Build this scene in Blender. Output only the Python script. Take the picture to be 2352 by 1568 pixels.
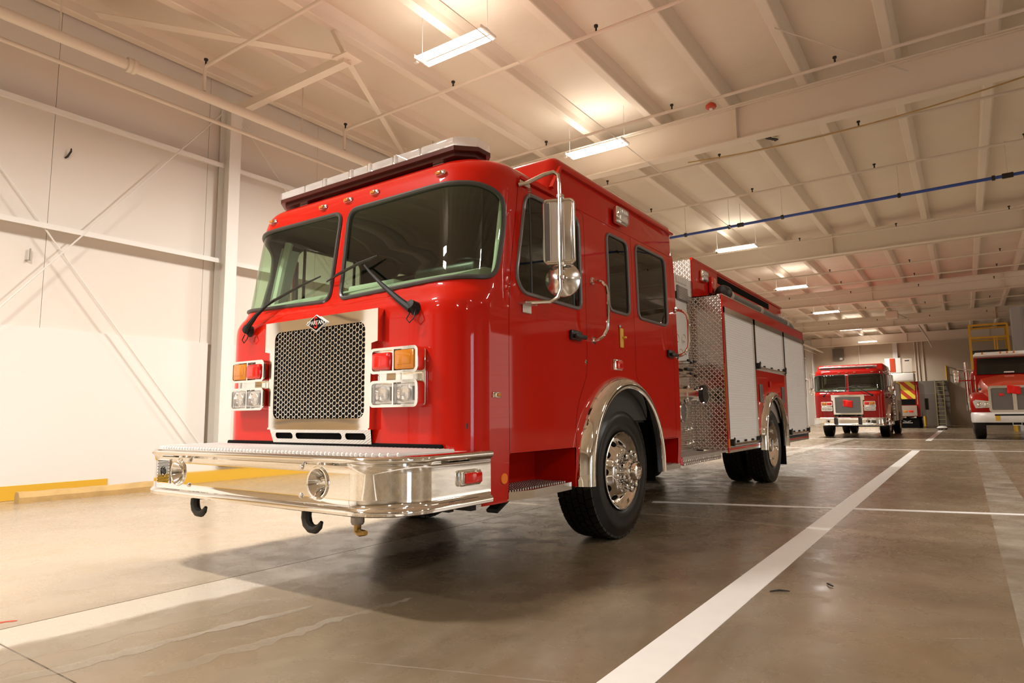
import bpy, bmesh, math, random
from mathutils import Vector, Matrix
from mathutils.geometry import delaunay_2d_cdt

random.seed(7)
for o in list(bpy.data.objects):
    bpy.data.objects.remove(o)
SC = bpy.context.scene
COL = SC.collection
R = math.radians
PI = math.pi

# ------------------------------------------------------------------ camera
cam_d = bpy.data.cameras.new('camera')
cam_d.sensor_fit = 'HORIZONTAL'
cam_d.sensor_width = 36.0
cam_d.lens = 1485.0 / 2352.0 * 36.0
cam_d.clip_start = 0.05
cam_d.clip_end = 300
cam = bpy.data.objects.new('camera', cam_d)
COL.objects.link(cam)
cx = Vector((0.82033124, 0.57179628, -0.01027978))
cy = Vector((-0.07370652, 0.08788415, -0.99340008)) * -1
cz = Vector((-0.56711904, 0.81567481, 0.11423923)) * -1
m = Matrix((cx, cy, cz)).transposed().to_4x4()
m.translation = Vector((0, 0, 1.0))
cam.matrix_world = m
SC.camera = cam

# ------------------------------------------------------------------ world and exposure
w = bpy.data.worlds.new('world')
SC.world = w
w.use_nodes = True
w.node_tree.nodes['Background'].inputs[0].default_value = (0.9, 0.8, 0.68, 1)
w.node_tree.nodes['Background'].inputs[1].default_value = 0.04
SC.view_settings.view_transform = 'Standard'
SC.view_settings.look = 'None'
SC.view_settings.gamma = 1.0
SC.view_settings.use_curve_mapping = False
SC.view_settings.exposure = 0.12
TUBE_GLOW = 9.0               # what the bare tubes themselves show
LAMP_DOWN = 350.0             # light each fixture sends down / up
LAMP_UP = 6.5
LAMP_RIGHT = 0.8
LAMP_COLOR = (1.0, 0.965, 0.905)
SC.cycles.max_bounces = 6
SC.cycles.adaptive_threshold = 0.02
SC.cycles.diffuse_bounces = 4
SC.cycles.glossy_bounces = 4

# ------------------------------------------------------------------ materials
def nt_new(name):
    m = bpy.data.materials.new(name)
    m.use_nodes = True
    nt = m.node_tree
    return m, nt, nt.nodes['Principled BSDF']

def mat(name, col, rough=0.5, metal=0.0, coat=0.0, spec=0.5, emit=None, estr=0.0, noise=None, bump=None, coat_rough=0.03):
    m, nt, b = nt_new(name)
    b.inputs['Base Color'].default_value = (*col, 1)
    b.inputs['Roughness'].default_value = rough
    b.inputs['Metallic'].default_value = metal
    b.inputs['Coat Weight'].default_value = coat
    b.inputs['Coat Roughness'].default_value = coat_rough
    b.inputs['Specular IOR Level'].default_value = spec
    if emit:
        b.inputs['Emission Color'].default_value = (*emit, 1)
        b.inputs['Emission Strength'].default_value = estr
    if noise:                                   # (scale, amount) colour mottling
        tc = nt.nodes.new('ShaderNodeTexCoord')
        n = nt.nodes.new('ShaderNodeTexNoise')
        n.inputs['Scale'].default_value = noise[0]
        n.inputs['Detail'].default_value = 6
        nt.links.new(tc.outputs['Object'], n.inputs['Vector'])
        mx = nt.nodes.new('ShaderNodeMix'); mx.data_type = 'RGBA'
        k = noise[1]
        mx.inputs[6].default_value = (*[max(0, c * (1 - k)) for c in col], 1)
        mx.inputs[7].default_value = (*[min(1, c * (1 + k)) for c in col], 1)
        nt.links.new(n.outputs['Fac'], mx.inputs[0])
        nt.links.new(mx.outputs[2], b.inputs['Base Color'])
    if bump:                                    # (scale, strength, distance)
        tc = nt.nodes.new('ShaderNodeTexCoord')
        n = nt.nodes.new('ShaderNodeTexNoise')
        n.inputs['Scale'].default_value = bump[0]
        n.inputs['Detail'].default_value = bump[3] if len(bump) > 3 else 5
        nt.links.new(tc.outputs['Object'], n.inputs['Vector'])
        bp = nt.nodes.new('ShaderNodeBump')
        bp.inputs['Strength'].default_value = bump[1]
        bp.inputs['Distance'].default_value = bump[2]
        nt.links.new(n.outputs['Fac'], bp.inputs['Height'])
        nt.links.new(bp.outputs[0], b.inputs['Normal'])
    return m

def glass(name, tint, ior=1.5, gloss=1.0):
    m = bpy.data.materials.new(name)
    m.use_nodes = True
    nt = m.node_tree
    nt.nodes.remove(nt.nodes['Principled BSDF'])
    out = nt.nodes['Material Output']
    tr = nt.nodes.new('ShaderNodeBsdfTransparent'); tr.inputs[0].default_value = (*tint, 1)
    gl = nt.nodes.new('ShaderNodeBsdfGlossy'); gl.inputs['Roughness'].default_value = 0.01
    gl.inputs[0].default_value = (gloss, gloss, gloss, 1)
    # Schlick reflectance, the same from both sides of the pane
    lw = nt.nodes.new('ShaderNodeLayerWeight'); lw.inputs[0].default_value = 0.5
    pw = nt.nodes.new('ShaderNodeMath'); pw.operation = 'POWER'; pw.inputs[1].default_value = 5.0
    nt.links.new(lw.outputs['Facing'], pw.inputs[0])
    f0 = ((ior - 1) / (ior + 1)) ** 2
    fr = nt.nodes.new('ShaderNodeMath'); fr.operation = 'MULTIPLY_ADD'; fr.inputs[1].default_value = 1 - 1.8 * f0; fr.inputs[2].default_value = 1.8 * f0
    nt.links.new(pw.outputs[0], fr.inputs[0])
    mx = nt.nodes.new('ShaderNodeMixShader')
    nt.links.new(fr.outputs[0], mx.inputs[0]); nt.links.new(tr.outputs[0], mx.inputs[1]); nt.links.new(gl.outputs[0], mx.inputs[2])
    nt.links.new(mx.outputs[0], out.inputs[0])
    return m

def clear_plastic(name, tint, white=0.25, rough=0.08):
    m = bpy.data.materials.new(name)
    m.use_nodes = True
    nt = m.node_tree
    b = nt.nodes['Principled BSDF']
    b.inputs['Base Color'].default_value = (*tint, 1)
    b.inputs['Roughness'].default_value = rough
    out = nt.nodes['Material Output']
    tr = nt.nodes.new('ShaderNodeBsdfTransparent'); tr.inputs[0].default_value = (*tint, 1)
    mx = nt.nodes.new('ShaderNodeMixShader'); mx.inputs[0].default_value = white
    nt.links.new(tr.outputs[0], mx.inputs[1]); nt.links.new(b.outputs[0], mx.inputs[2])
    nt.links.new(mx.outputs[0], out.inputs[0])
    return m

M = {}
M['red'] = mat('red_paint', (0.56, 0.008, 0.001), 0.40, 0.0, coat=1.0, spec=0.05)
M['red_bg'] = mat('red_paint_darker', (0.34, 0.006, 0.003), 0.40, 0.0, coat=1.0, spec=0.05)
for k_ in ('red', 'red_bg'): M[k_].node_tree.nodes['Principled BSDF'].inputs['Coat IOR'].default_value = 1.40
M['orange_red'] = mat('orange_red_paint', (0.50, 0.045, 0.012), 0.35, 0.0, coat=0.8)
M['chrome'] = mat('chrome', (0.90, 0.89, 0.87), 0.04, 1.0)
M['alu'] = mat('polished_aluminium', (0.80, 0.76, 0.71), 0.16, 1.0)
M['deck'] = mat('bright_tread_aluminium', (0.86, 0.83, 0.80), 0.40, 0.35)
M['alu_satin'] = mat('satin_aluminium', (0.72, 0.68, 0.64), 0.38, 1.0)
M['shutter'] = mat('shutter_aluminium', (0.93, 0.90, 0.87), 0.42, 0.05)
M['rubber'] = mat('tyre_rubber', (0.006, 0.0055, 0.005), 0.34, spec=0.4, bump=(140, 0.12, 0.002))
M['black'] = mat('black_plastic', (0.012, 0.011, 0.010), 0.35)
M['matt_black'] = mat('matt_black', (0.005, 0.0045, 0.004), 0.9, spec=0.12)
M['hook_black'] = mat('black_forged_steel', (0.022, 0.020, 0.016), 0.5)
M['seal'] = mat('window_rubber', (0.055, 0.050, 0.045), 0.38)
M['grey_trim'] = mat('grey_window_trim', (0.20, 0.18, 0.17), 0.3, 0.3)
M['interior'] = mat('interior_trim', (0.050, 0.045, 0.040), 0.8)
M['dash'] = mat('dashboard', (0.74, 0.76, 0.68), 0.6)
M['pillar'] = mat('cab_pillar_trim', (0.74, 0.76, 0.68), 0.6)
M['seat'] = mat('seat_cloth', (0.07, 0.07, 0.065), 0.9)
M['wind'] = glass('windshield_glass', (0.66, 0.80, 0.64), 1.52)
M['tint'] = glass('door_glass', (0.40, 0.44, 0.36), 1.52)
M['amber'] = mat('amber_lens', (0.62, 0.20, 0.010), 0.12, coat=1.0, bump=(60, 0.3, 0.004))
M['red_lens'] = mat('red_lens', (0.80, 0.006, 0.004), 0.10, coat=1.0)
M['clear'] = clear_plastic('clear_lens', (0.98, 0.97, 0.96), 0.30, 0.04)
M['lamp_glass'] = clear_plastic('lamp_glass', (0.97, 0.96, 0.95), 0.14, 0.04)
M['led'] = mat('led_reflector', (0.92, 0.91, 0.89), 0.22, 0.75, bump=(70, 0.35, 0.005))
M['bar_base'] = mat('light_bar_base', (0.09, 0.022, 0.016), 0.25, 0.2)
M['orange'] = mat('orange_reflector', (0.95, 0.22, 0.01), 0.4)
M['amber_tape'] = mat('amber_reflective_tape', (0.60, 0.22, 0.02), 0.35)
M['yellow'] = mat('yellow_paint', (0.72, 0.42, 0.035), 0.5)
M['yellow_plastic'] = mat('yellow_plastic', (0.80, 0.45, 0.05), 0.4)
M['brass'] = mat('brass', (0.55, 0.36, 0.12), 0.3, 1.0)
M['steel'] = mat('galvanised_steel', (0.42, 0.39, 0.36), 0.45, 0.9)
M['dark_steel'] = mat('dark_chassis_steel', (0.02, 0.018, 0.016), 0.6)
M['white'] = mat('white_paint', (0.80, 0.76, 0.70), 0.5)
M['dust_white'] = mat('painted_steel', (0.72, 0.63, 0.52), 0.6)
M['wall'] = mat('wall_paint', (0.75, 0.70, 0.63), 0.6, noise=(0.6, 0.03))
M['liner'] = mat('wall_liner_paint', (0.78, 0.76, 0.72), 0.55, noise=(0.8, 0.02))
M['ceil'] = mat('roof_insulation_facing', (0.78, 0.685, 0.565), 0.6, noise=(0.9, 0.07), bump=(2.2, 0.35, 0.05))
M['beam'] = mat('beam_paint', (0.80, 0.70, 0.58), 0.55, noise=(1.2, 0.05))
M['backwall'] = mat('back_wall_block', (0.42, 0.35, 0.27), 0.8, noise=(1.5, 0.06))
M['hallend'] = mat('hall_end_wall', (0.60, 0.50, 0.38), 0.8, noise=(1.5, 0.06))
M['ladder'] = mat('dull_yellow_fibreglass', (0.36, 0.29, 0.12), 0.6)
M['wiper'] = mat('wiper_black', (0.012, 0.011, 0.010), 0.6, spec=0.3)
M['grey_door'] = mat('grey_enclosure_paint', (0.17, 0.145, 0.115), 0.6)
M['chrome_sheet'] = mat('polished_sheet', (0.88, 0.86, 0.83), 0.05, 1.0, bump=(1.6, 0.35, 0.02, 0))
M['hose_grey'] = mat('grey_suction_hose', (0.16, 0.155, 0.145), 0.35)
M['tube'] = mat('fluorescent_tube', (1, 1, 1), 0.4, emit=(1.0, 0.90, 0.77), estr=TUBE_GLOW)
M['tube'].cycles.emission_sampling = 'NONE'
M['timber'] = mat('yellowed_timber', (0.50, 0.33, 0.13), 0.8, noise=(5, 0.35), bump=(9, 0.4, 0.02))
M['blue_pipe'] = mat('blue_pipe', (0.035, 0.085, 0.38), 0.4)
M['bg_glass'] = mat('far_window_glass', (0.012, 0.014, 0.010), 0.05, spec=0.6)
M['tan_door'] = mat('tan_door_paint', (0.30, 0.20, 0.10), 0.5, noise=(2, 0.3))
M['line'] = mat('white_floor_paint', (0.88, 0.85, 0.81), 0.42, noise=(9, 0.05))
M['chev_y'] = mat('yellow_reflective', (0.80, 0.66, 0.05), 0.45)
M['chev_r'] = mat('red_reflective', (0.50, 0.05, 0.012), 0.45)
M['flag'] = mat('red_cloth', (0.90, 0.012, 0.008), 0.8)
M['silver_sheet'] = mat('corrugated_sheet', (0.55, 0.56, 0.58), 0.5, 0.2)
M['white_letter'] = mat('white_letter', (0.85, 0.82, 0.78), 0.4)
M['daylight'] = mat('daylight_panel', (0.6, 0.7, 0.8), 0.5, emit=(0.62, 0.80, 1.0), estr=6.0)
M['lit_door'] = mat('translucent_door_panel', (0.8, 0.76, 0.7), 0.5, emit=(1.0, 0.90, 0.78), estr=1.1)
M['grille_back'] = mat('radiator_core', (0.012, 0.010, 0.008), 0.9)

def diamond_plate():
    m, nt, b = nt_new('diamond_plate')
    b.inputs['Base Color'].default_value = (0.80, 0.75, 0.70, 1)
    b.inputs['Metallic'].default_value = 1.0
    b.inputs['Roughness'].default_value = 0.16
    N = nt.nodes.new; Lk = nt.links.new
    def math_(op, a, b2=None):
        n = N('ShaderNodeMath'); n.operation = op
        for i, x in enumerate((a, b2)):
            if x is None: continue
            if isinstance(x, (int, float)): n.inputs[i].default_value = x
            else: Lk(x, n.inputs[i])
        return n.outputs[0]
    tc = N('ShaderNodeTexCoord')
    sp = N('ShaderNodeSeparateXYZ'); Lk(tc.outputs['Object'], sp.inputs[0])
    # pattern plane: horizontal axis = x + y (works for faces along either axis), vertical = z
    px = math_('MULTIPLY', math_('ADD', sp.outputs[0], sp.outputs[1]), 31.0)
    pz = math_('MULTIPLY', sp.outputs[2], 31.0)
    fx, fz = math_('FLOOR', px), math_('FLOOR', pz)
    lx = math_('SUBTRACT', math_('SUBTRACT', px, fx), 0.5)
    lz = math_('SUBTRACT', math_('SUBTRACT', pz, fz), 0.5)
    par = math_('SUBTRACT', math_('MULTIPLY', math_('FLOORED_MODULO', math_('ADD', fx, fz), 2.0), 2.0), 1.0)
    ly = math_('MULTIPLY', lz, par)
    a = math_('MULTIPLY', math_('ADD', lx, ly), 0.7071)
    c = math_('MULTIPLY', math_('SUBTRACT', lx, ly), 0.7071)
    d = math_('ADD', math_('POWER', math_('DIVIDE', a, 0.60), 2.0), math_('POWER', math_('DIVIDE', c, 0.21), 2.0))
    h = math_('SUBTRACT', 1.0, math_('MINIMUM', d, 1.0))
    bp = N('ShaderNodeBump'); bp.inputs['Strength'].default_value = 1.0; bp.inputs['Distance'].default_value = 0.004
    Lk(h, bp.inputs['Height']); Lk(bp.outputs[0], b.inputs['Normal'])
    cm = N('ShaderNodeMix'); cm.data_type = 'RGBA'
    cm.inputs[6].default_value = (0.52, 0.48, 0.44, 1); cm.inputs[7].default_value = (0.95, 0.92, 0.88, 1)  # dark plate, bright lozenges: polished reflections put into the colour
    Lk(math_('MINIMUM', math_('MULTIPLY', h, 2.5), 1.0), cm.inputs[0]); Lk(cm.outputs[2], b.inputs['Base Color'])
    return m
M['diamond'] = diamond_plate()

def floor_mat():
    m, nt, b = nt_new('sealed_concrete')
    N = nt.nodes.new; Lk = nt.links.new
    tc = N('ShaderNodeTexCoord')
    def noise(scale, detail, sx=1, sy=1, dist=0.0):
        mp = N('ShaderNodeMapping'); mp.inputs['Scale'].default_value = (sx, sy, 1)
        Lk(tc.outputs['Object'], mp.inputs[0])
        n = N('ShaderNodeTexNoise'); n.inputs['Scale'].default_value = scale; n.inputs['Detail'].default_value = detail
        n.inputs['Roughness'].default_value = 0.62; n.inputs['Distortion'].default_value = dist
        Lk(mp.outputs[0], n.inputs['Vector'])
        return n.outputs['Fac']
    def ramp(fac, stops):
        r = N('ShaderNodeValToRGB')
        while len(r.color_ramp.elements) < len(stops): r.color_ramp.elements.new(0.5)
        for e, (p, c) in zip(r.color_ramp.elements, stops):
            e.position = p; e.color = (*c, 1)
        Lk(fac, r.inputs[0]); return r.outputs[0]
    def mix(fac, a, c, mode='MIX'):
        x = N('ShaderNodeMix'); x.data_type = 'RGBA'; x.blend_type = mode
        for i, q in ((0, fac), (6, a), (7, c)):
            if isinstance(q, (int, float)): x.inputs[i].default_value = q
            elif isinstance(q, tuple): x.inputs[i].default_value = (*q, 1)
            else: Lk(q, x.inputs[i])
        return x.outputs[2]
    n1 = noise(0.55, 8, dist=0.6)
    base = ramp(n1, [(0.30, (0.150, 0.112, 0.068)), (0.5, (0.215, 0.165, 0.106)), (0.72, (0.30, 0.238, 0.165))])
    n2 = noise(2.6, 9, dist=0.4)
    base = mix(0.45, base, ramp(n2, [(0.3, (0.36, 0.33, 0.30)), (0.7, (0.62, 0.60, 0.58))]), 'OVERLAY')
    n3 = noise(1.1, 6, 1.0, 0.22, 0.2)                       # long streaks along the driving lane
    base = mix(ramp(n3, [(0.52, (0, 0, 0)), (0.66, (0.45, 0.45, 0.45))]), base, (0.30, 0.25, 0.19))
    n4 = noise(0.35, 4, dist=1.0)                            # ochre stains
    base = mix(ramp(n4, [(0.55, (0, 0, 0)), (0.72, (0.5, 0.5, 0.5))]), base, (0.30, 0.185, 0.075))
    # bleached strip along the joint next to the engine
    sp = N('ShaderNodeSeparateXYZ'); Lk(tc.outputs['Object'], sp.inputs[0])
    nz = noise(1.8, 6, 1, 0.5)
    ad = N('ShaderNodeMath'); ad.operation = 'MULTIPLY_ADD'; Lk(nz, ad.inputs[0]); ad.inputs[1].default_value = 0.5; Lk(sp.outputs[0], ad.inputs[2])
    strip = N('ShaderNodeMapRange'); Lk(ad.outputs[0], strip.inputs[0])
    strip.inputs[1].default_value = -3.25; strip.inputs[2].default_value = -3.32
    st2 = N('ShaderNodeMath'); st2.operation = 'GREATER_THAN'; Lk(sp.outputs[0], st2.inputs[0]); st2.inputs[1].default_value = -3.9
    mu = N('ShaderNodeMath'); mu.operation = 'MULTIPLY'; Lk(strip.outputs[0], mu.inputs[0]); Lk(st2.outputs[0], mu.inputs[1])
    mu2 = N('ShaderNodeMath'); mu2.operation = 'MULTIPLY'; Lk(mu.outputs[0], mu2.inputs[0]); mu2.inputs[1].default_value = 0.8
    base = mix(mu2.outputs[0], base, (0.58, 0.51, 0.42))
    wl = N('ShaderNodeMapRange'); Lk(sp.outputs[0], wl.inputs[0]); wl.inputs[1].default_value = -3.7; wl.inputs[2].default_value = -4.1  # lamplit side of the hall painted in as paler floor towards the wall
    wl2 = N('ShaderNodeMath'); wl2.operation = 'MULTIPLY'; Lk(wl.outputs[0], wl2.inputs[0]); wl2.inputs[1].default_value = 0.55
    base = mix(wl2.outputs[0], base, (0.52, 0.41, 0.29))
    Lk(base, b.inputs['Base Color'])
    rr = ramp(noise(3.5, 8, dist=0.5), [(0.3, (0.16, 0.16, 0.16)), (0.7, (0.36, 0.36, 0.36))])
    Lk(rr, b.inputs['Roughness'])
    b.inputs['Specular IOR Level'].default_value = 0.5
    bp = N('ShaderNodeBump'); bp.inputs['Strength'].default_value = 0.05; bp.inputs['Distance'].default_value = 0.006
    Lk(noise(14, 6), bp.inputs['Height']); Lk(bp.outputs[0], b.inputs['Normal'])
    return m
M['floor'] = floor_mat()

def worn_paint():
    m, nt, b = nt_new('worn_floor_paint')
    N = nt.nodes.new; Lk = nt.links.new
    tc = N('ShaderNodeTexCoord'); n = N('ShaderNodeTexNoise'); n.inputs['Scale'].default_value = 2.2; n.inputs['Detail'].default_value = 9
    Lk(tc.outputs['Object'], n.inputs['Vector'])
    b.inputs['Base Color'].default_value = (0.50, 0.43, 0.34, 1); b.inputs['Roughness'].default_value = 0.35
    tr = N('ShaderNodeBsdfTransparent'); mx = N('ShaderNodeMixShader')
    mr = N('ShaderNodeMapRange'); Lk(n.outputs['Fac'], mr.inputs[0]); mr.inputs[1].default_value = 0.40; mr.inputs[2].default_value = 0.72
    mr.inputs[3].default_value = 0.1; mr.inputs[4].default_value = 0.7
    Lk(mr.outputs[0], mx.inputs[0]); Lk(tr.outputs[0], mx.inputs[1]); Lk(b.outputs[0], mx.inputs[2])
    Lk(mx.outputs[0], nt.nodes['Material Output'].inputs[0])
    return m
M['worn'] = worn_paint()

# ------------------------------------------------------------------ building helpers
def tag(o, label=None, cat=None, group=None, kind=None):
    if label: o['label'] = label
    if cat: o['category'] = cat
    if group: o['group'] = group
    if kind: o['kind'] = kind
    return o

def empty(name, loc=(0, 0, 0), rz=0.0, label=None, cat=None, group=None, kind=None):
    o = bpy.data.objects.new(name, None)
    o.empty_display_size = 0.2
    o.location = loc
    o.rotation_euler = (0, 0, rz)
    COL.objects.link(o)
    return tag(o, label, cat, group, kind)

def link_mesh(name, me, material, parent=None):
    if material is not None:
        me.materials.append(M[material] if isinstance(material, str) else material)
    o = bpy.data.objects.new(name, me)
    COL.objects.link(o)
    o.parent = parent
    return o

class MB:
    def __init__(s): s.v = []; s.f = []
    def add(s, vs, fs):
        k = len(s.v)
        s.v += [tuple(p) for p in vs]
        s.f += [tuple(i + k for i in f) for f in fs]
        return s
    def box(s, c, d, rot=None):
        hx, hy, hz = d[0] / 2, d[1] / 2, d[2] / 2
        vs = [Vector((x, y, z)) for x in (-hx, hx) for y in (-hy, hy) for z in (-hz, hz)]
        if rot is not None: vs = [rot @ p for p in vs]
        vs = [p + Vector(c) for p in vs]
        return s.add(vs, [(0, 1, 3, 2), (4, 6, 7, 5), (0, 4, 5, 1), (2, 3, 7, 6), (0, 2, 6, 4), (1, 5, 7, 3)])
    def span(s, a, b):
        return s.box([(p + q) / 2 for p, q in zip(a, b)], [abs(q - p) for p, q in zip(a, b)])
    def rbox(s, c, d, r=0.02, seg=2, rot=None):
        bm = bmesh.new()
        bmesh.ops.create_cube(bm, size=1.0)
        for p in bm.verts: p.co = Vector((p.co.x * d[0], p.co.y * d[1], p.co.z * d[2]))
        r = min(r, 0.49 * min(d))
        bmesh.ops.bevel(bm, geom=list(bm.edges), offset=r, segments=seg, profile=0.5, affect='EDGES')
        bm.verts.index_update()
        vs = []
        for p in bm.verts:
            q = p.co.copy()
            if rot is not None: q = rot @ q
            vs.append(q + Vector(c))
        s.add(vs, [[p.index for p in f.verts] for f in bm.faces])
        bm.free()
        return s
    def tube(s, pts, r, n=8, closed=False, caps=True):
        P = [Vector(p) for p in pts]
        k = len(P)
        rad = r if isinstance(r, (list, tuple)) else [r] * k
        T = []
        for i in range(k):
            a = P[(i - 1) % k] if (closed or i > 0) else P[i]
            b = P[(i + 1) % k] if (closed or i < k - 1) else P[i]
            t = (b - a)
            T.append(t.normalized() if t.length > 1e-9 else Vector((0, 0, 1)))
        up = Vector((0, 0, 1)) if abs(T[0].z) < 0.9 else Vector((1, 0, 0))
        nrm = T[0].cross(up).normalized()
        vs = []
        for i in range(k):
            nrm = (nrm - T[i] * nrm.dot(T[i]))
            nrm = nrm.normalized() if nrm.length > 1e-6 else T[i].orthogonal().normalized()
            bn = T[i].cross(nrm)
            for j in range(n):
                a = 2 * PI * j / n
                vs.append(P[i] + (nrm * math.cos(a) + bn * math.sin(a)) * rad[i])
        fs = []
        for i in range(k if closed else k - 1):
            i2 = (i + 1) % k
            for j in range(n):
                j2 = (j + 1) % n
                fs.append((i * n + j, i * n + j2, i2 * n + j2, i2 * n + j))
        if caps and not closed:
            fs.append(tuple(range(n - 1, -1, -1)))
            fs.append(tuple((k - 1) * n + j for j in range(n)))
        return s.add(vs, fs)
    def lathe(s, prof, o, axis, n=32, closed=False):
        """prof: [(radius, height along axis)]"""
        A = Vector(axis).normalized()
        e1 = A.orthogonal().normalized(); e2 = A.cross(e1)
        o = Vector(o); vs = []
        for (r, h) in prof:
            for j in range(n):
                a = 2 * PI * j / n
                vs.append(o + A * h + (e1 * math.cos(a) + e2 * math.sin(a)) * max(r, 1e-5))
        fs = []
        k = len(prof)
        for i in range(k if closed else k - 1):
            i2 = (i + 1) % k
            for j in range(n):
                j2 = (j + 1) % n
                fs.append((i * n + j, i * n + j2, i2 * n + j2, i2 * n + j))
        return s.add(vs, fs)
    def prism(s, poly, o, ex, ey, depth):
        """extrude a planar polygon (2D points on ex, ey) by the vector depth"""
        o, ex, ey, dp = Vector(o), Vector(ex), Vector(ey), Vector(depth)
        k = len(poly)
        vs = [o + ex * a + ey * b for a, b in poly]
        vs += [p + dp for p in vs]
        fs = [tuple(range(k - 1, -1, -1)), tuple(range(k, 2 * k))]
        fs += [(i, (i + 1) % k, k + (i + 1) % k, k + i) for i in range(k)]
        return s.add(vs, fs)
    def bar(s, a, b, w, h=None, up=(0, 0, 1)):
        """rectangular bar from a to b"""
        a, b = Vector(a), Vector(b)
        t = (b - a).normalized(); h = w if h is None else h
        U = Vector(up)
        if abs(t.dot(U)) > 0.95: U = Vector((0, 1, 0)) if abs(t.y) < 0.9 else Vector((1, 0, 0))
        x = t.cross(U).normalized() * (w / 2); y = x.cross(t).normalized() * (h / 2)
        vs = []
        for p in (a, b):
            vs += [p - x - y, p + x - y, p + x + y, p - x + y]
        return s.add(vs, [(3, 2, 1, 0), (4, 5, 6, 7), (0, 1, 5, 4), (1, 2, 6, 5), (2, 3, 7, 6), (3, 0, 4, 7)])
    def sweep(s, path, sect, caps=True, closed_sect=True):
        """path: list of (origin, ex, ey); sect: 2D points"""
        k = len(sect); n = len(path); vs = []
        for (o, ex, ey) in path:
            o, ex, ey = Vector(o), Vector(ex), Vector(ey)
            vs += [o + ex * a + ey * b for a, b in sect]
        fs = []
        for i in range(n - 1):
            for j in range(k if closed_sect else k - 1):
                j2 = (j + 1) % k
                fs.append((i * k + j, i * k + j2, (i + 1) * k + j2, (i + 1) * k + j))
        if caps and closed_sect:
            fs.append(tuple(range(k - 1, -1, -1))); fs.append(tuple((n - 1) * k + j for j in range(k)))
        return s.add(vs, fs)
    def mesh(s, name, smooth=35, fix=True):
        me = bpy.data.meshes.new(name)
        me.from_pydata(s.v, [], s.f)
        me.update()
        if fix:
            bm = bmesh.new(); bm.from_mesh(me)
            bmesh.ops.recalc_face_normals(bm, faces=bm.faces)
            bm.to_mesh(me); bm.free()
        if smooth is not None:
            me.polygons.foreach_set('use_smooth', [True] * len(me.polygons))
            me.set_sharp_from_angle(angle=R(smooth))
        return me
    def build(s, name, material, parent=None, smooth=35, fix=True):
        return link_mesh(name, s.mesh(name, smooth, fix), material, parent)

def copy_obj(o, parent=None, loc=None):
    c = o.copy()
    COL.objects.link(c)
    c.parent = parent
    if loc is not None: c.location = loc
    return c

def copy_tree(o, parent=None, skip=()):
    c = copy_obj(o, parent)
    for ch in list(o.children):
        if ch.name.split('.')[0] in skip: continue
        copy_tree(ch, c, skip)
    return c

def rrect(w, h, r, n=4, cx=0.0, cy=0.0):
    """rounded rectangle outline, counter clockwise; r may be a list for the corners (+,+),(-,+),(-,-),(+,-)"""
    rr = r if isinstance(r, (list, tuple)) else [r] * 4
    out = []
    for q, (sx, sy) in enumerate(((1, 1), (-1, 1), (-1, -1), (1, -1))):
        k = rr[q]
        for i in range(n + 1):
            a = PI / 2 * q + PI / 2 * i / n
            out.append((cx + sx * (w / 2 - k) + k * math.cos(a), cy + sy * (h / 2 - k) + k * math.sin(a)))
    return out

def round_poly(pts, rad, n=5):
    """round the corners of a polygon; rad: one radius or a list"""
    out = []
    k = len(pts)
    rr = rad if isinstance(rad, (list, tuple)) else [rad] * k
    for i in range(k):
        p0, p1, p2 = Vector(pts[i - 1]), Vector(pts[i]), Vector(pts[(i + 1) % k])
        a, b = (p0 - p1), (p2 - p1)
        r = min(rr[i], a.length * 0.48, b.length * 0.48)
        if r < 1e-4:
            out.append(tuple(p1)); continue
        A, B = p1 + a.normalized() * r, p1 + b.normalized() * r
        for j in range(n + 1):
            t = j / n
            q = A * (1 - t) ** 2 + p1 * 2 * t * (1 - t) + B * t * t
            out.append((q.x, q.y))
    return out

def resample(poly, step):
    out = []
    k = len(poly)
    for i in range(k):
        a, b = poly[i], poly[(i + 1) % k]
        d = math.hypot(b[0] - a[0], b[1] - a[1])
        n = max(1, int(math.ceil(d / step)))
        for j in range(n):
            t = j / n
            out.append((a[0] + (b[0] - a[0]) * t, a[1] + (b[1] - a[1]) * t))
    return out

def inside(p, poly):
    x, y = p; c = False; j = len(poly) - 1
    for i in range(len(poly)):
        xi, yi = poly[i]; xj, yj = poly[j]
        if (yi > y) != (yj > y) and x < (xj - xi) * (y - yi) / (yj - yi) + xi: c = not c
        j = i
    return c

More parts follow.
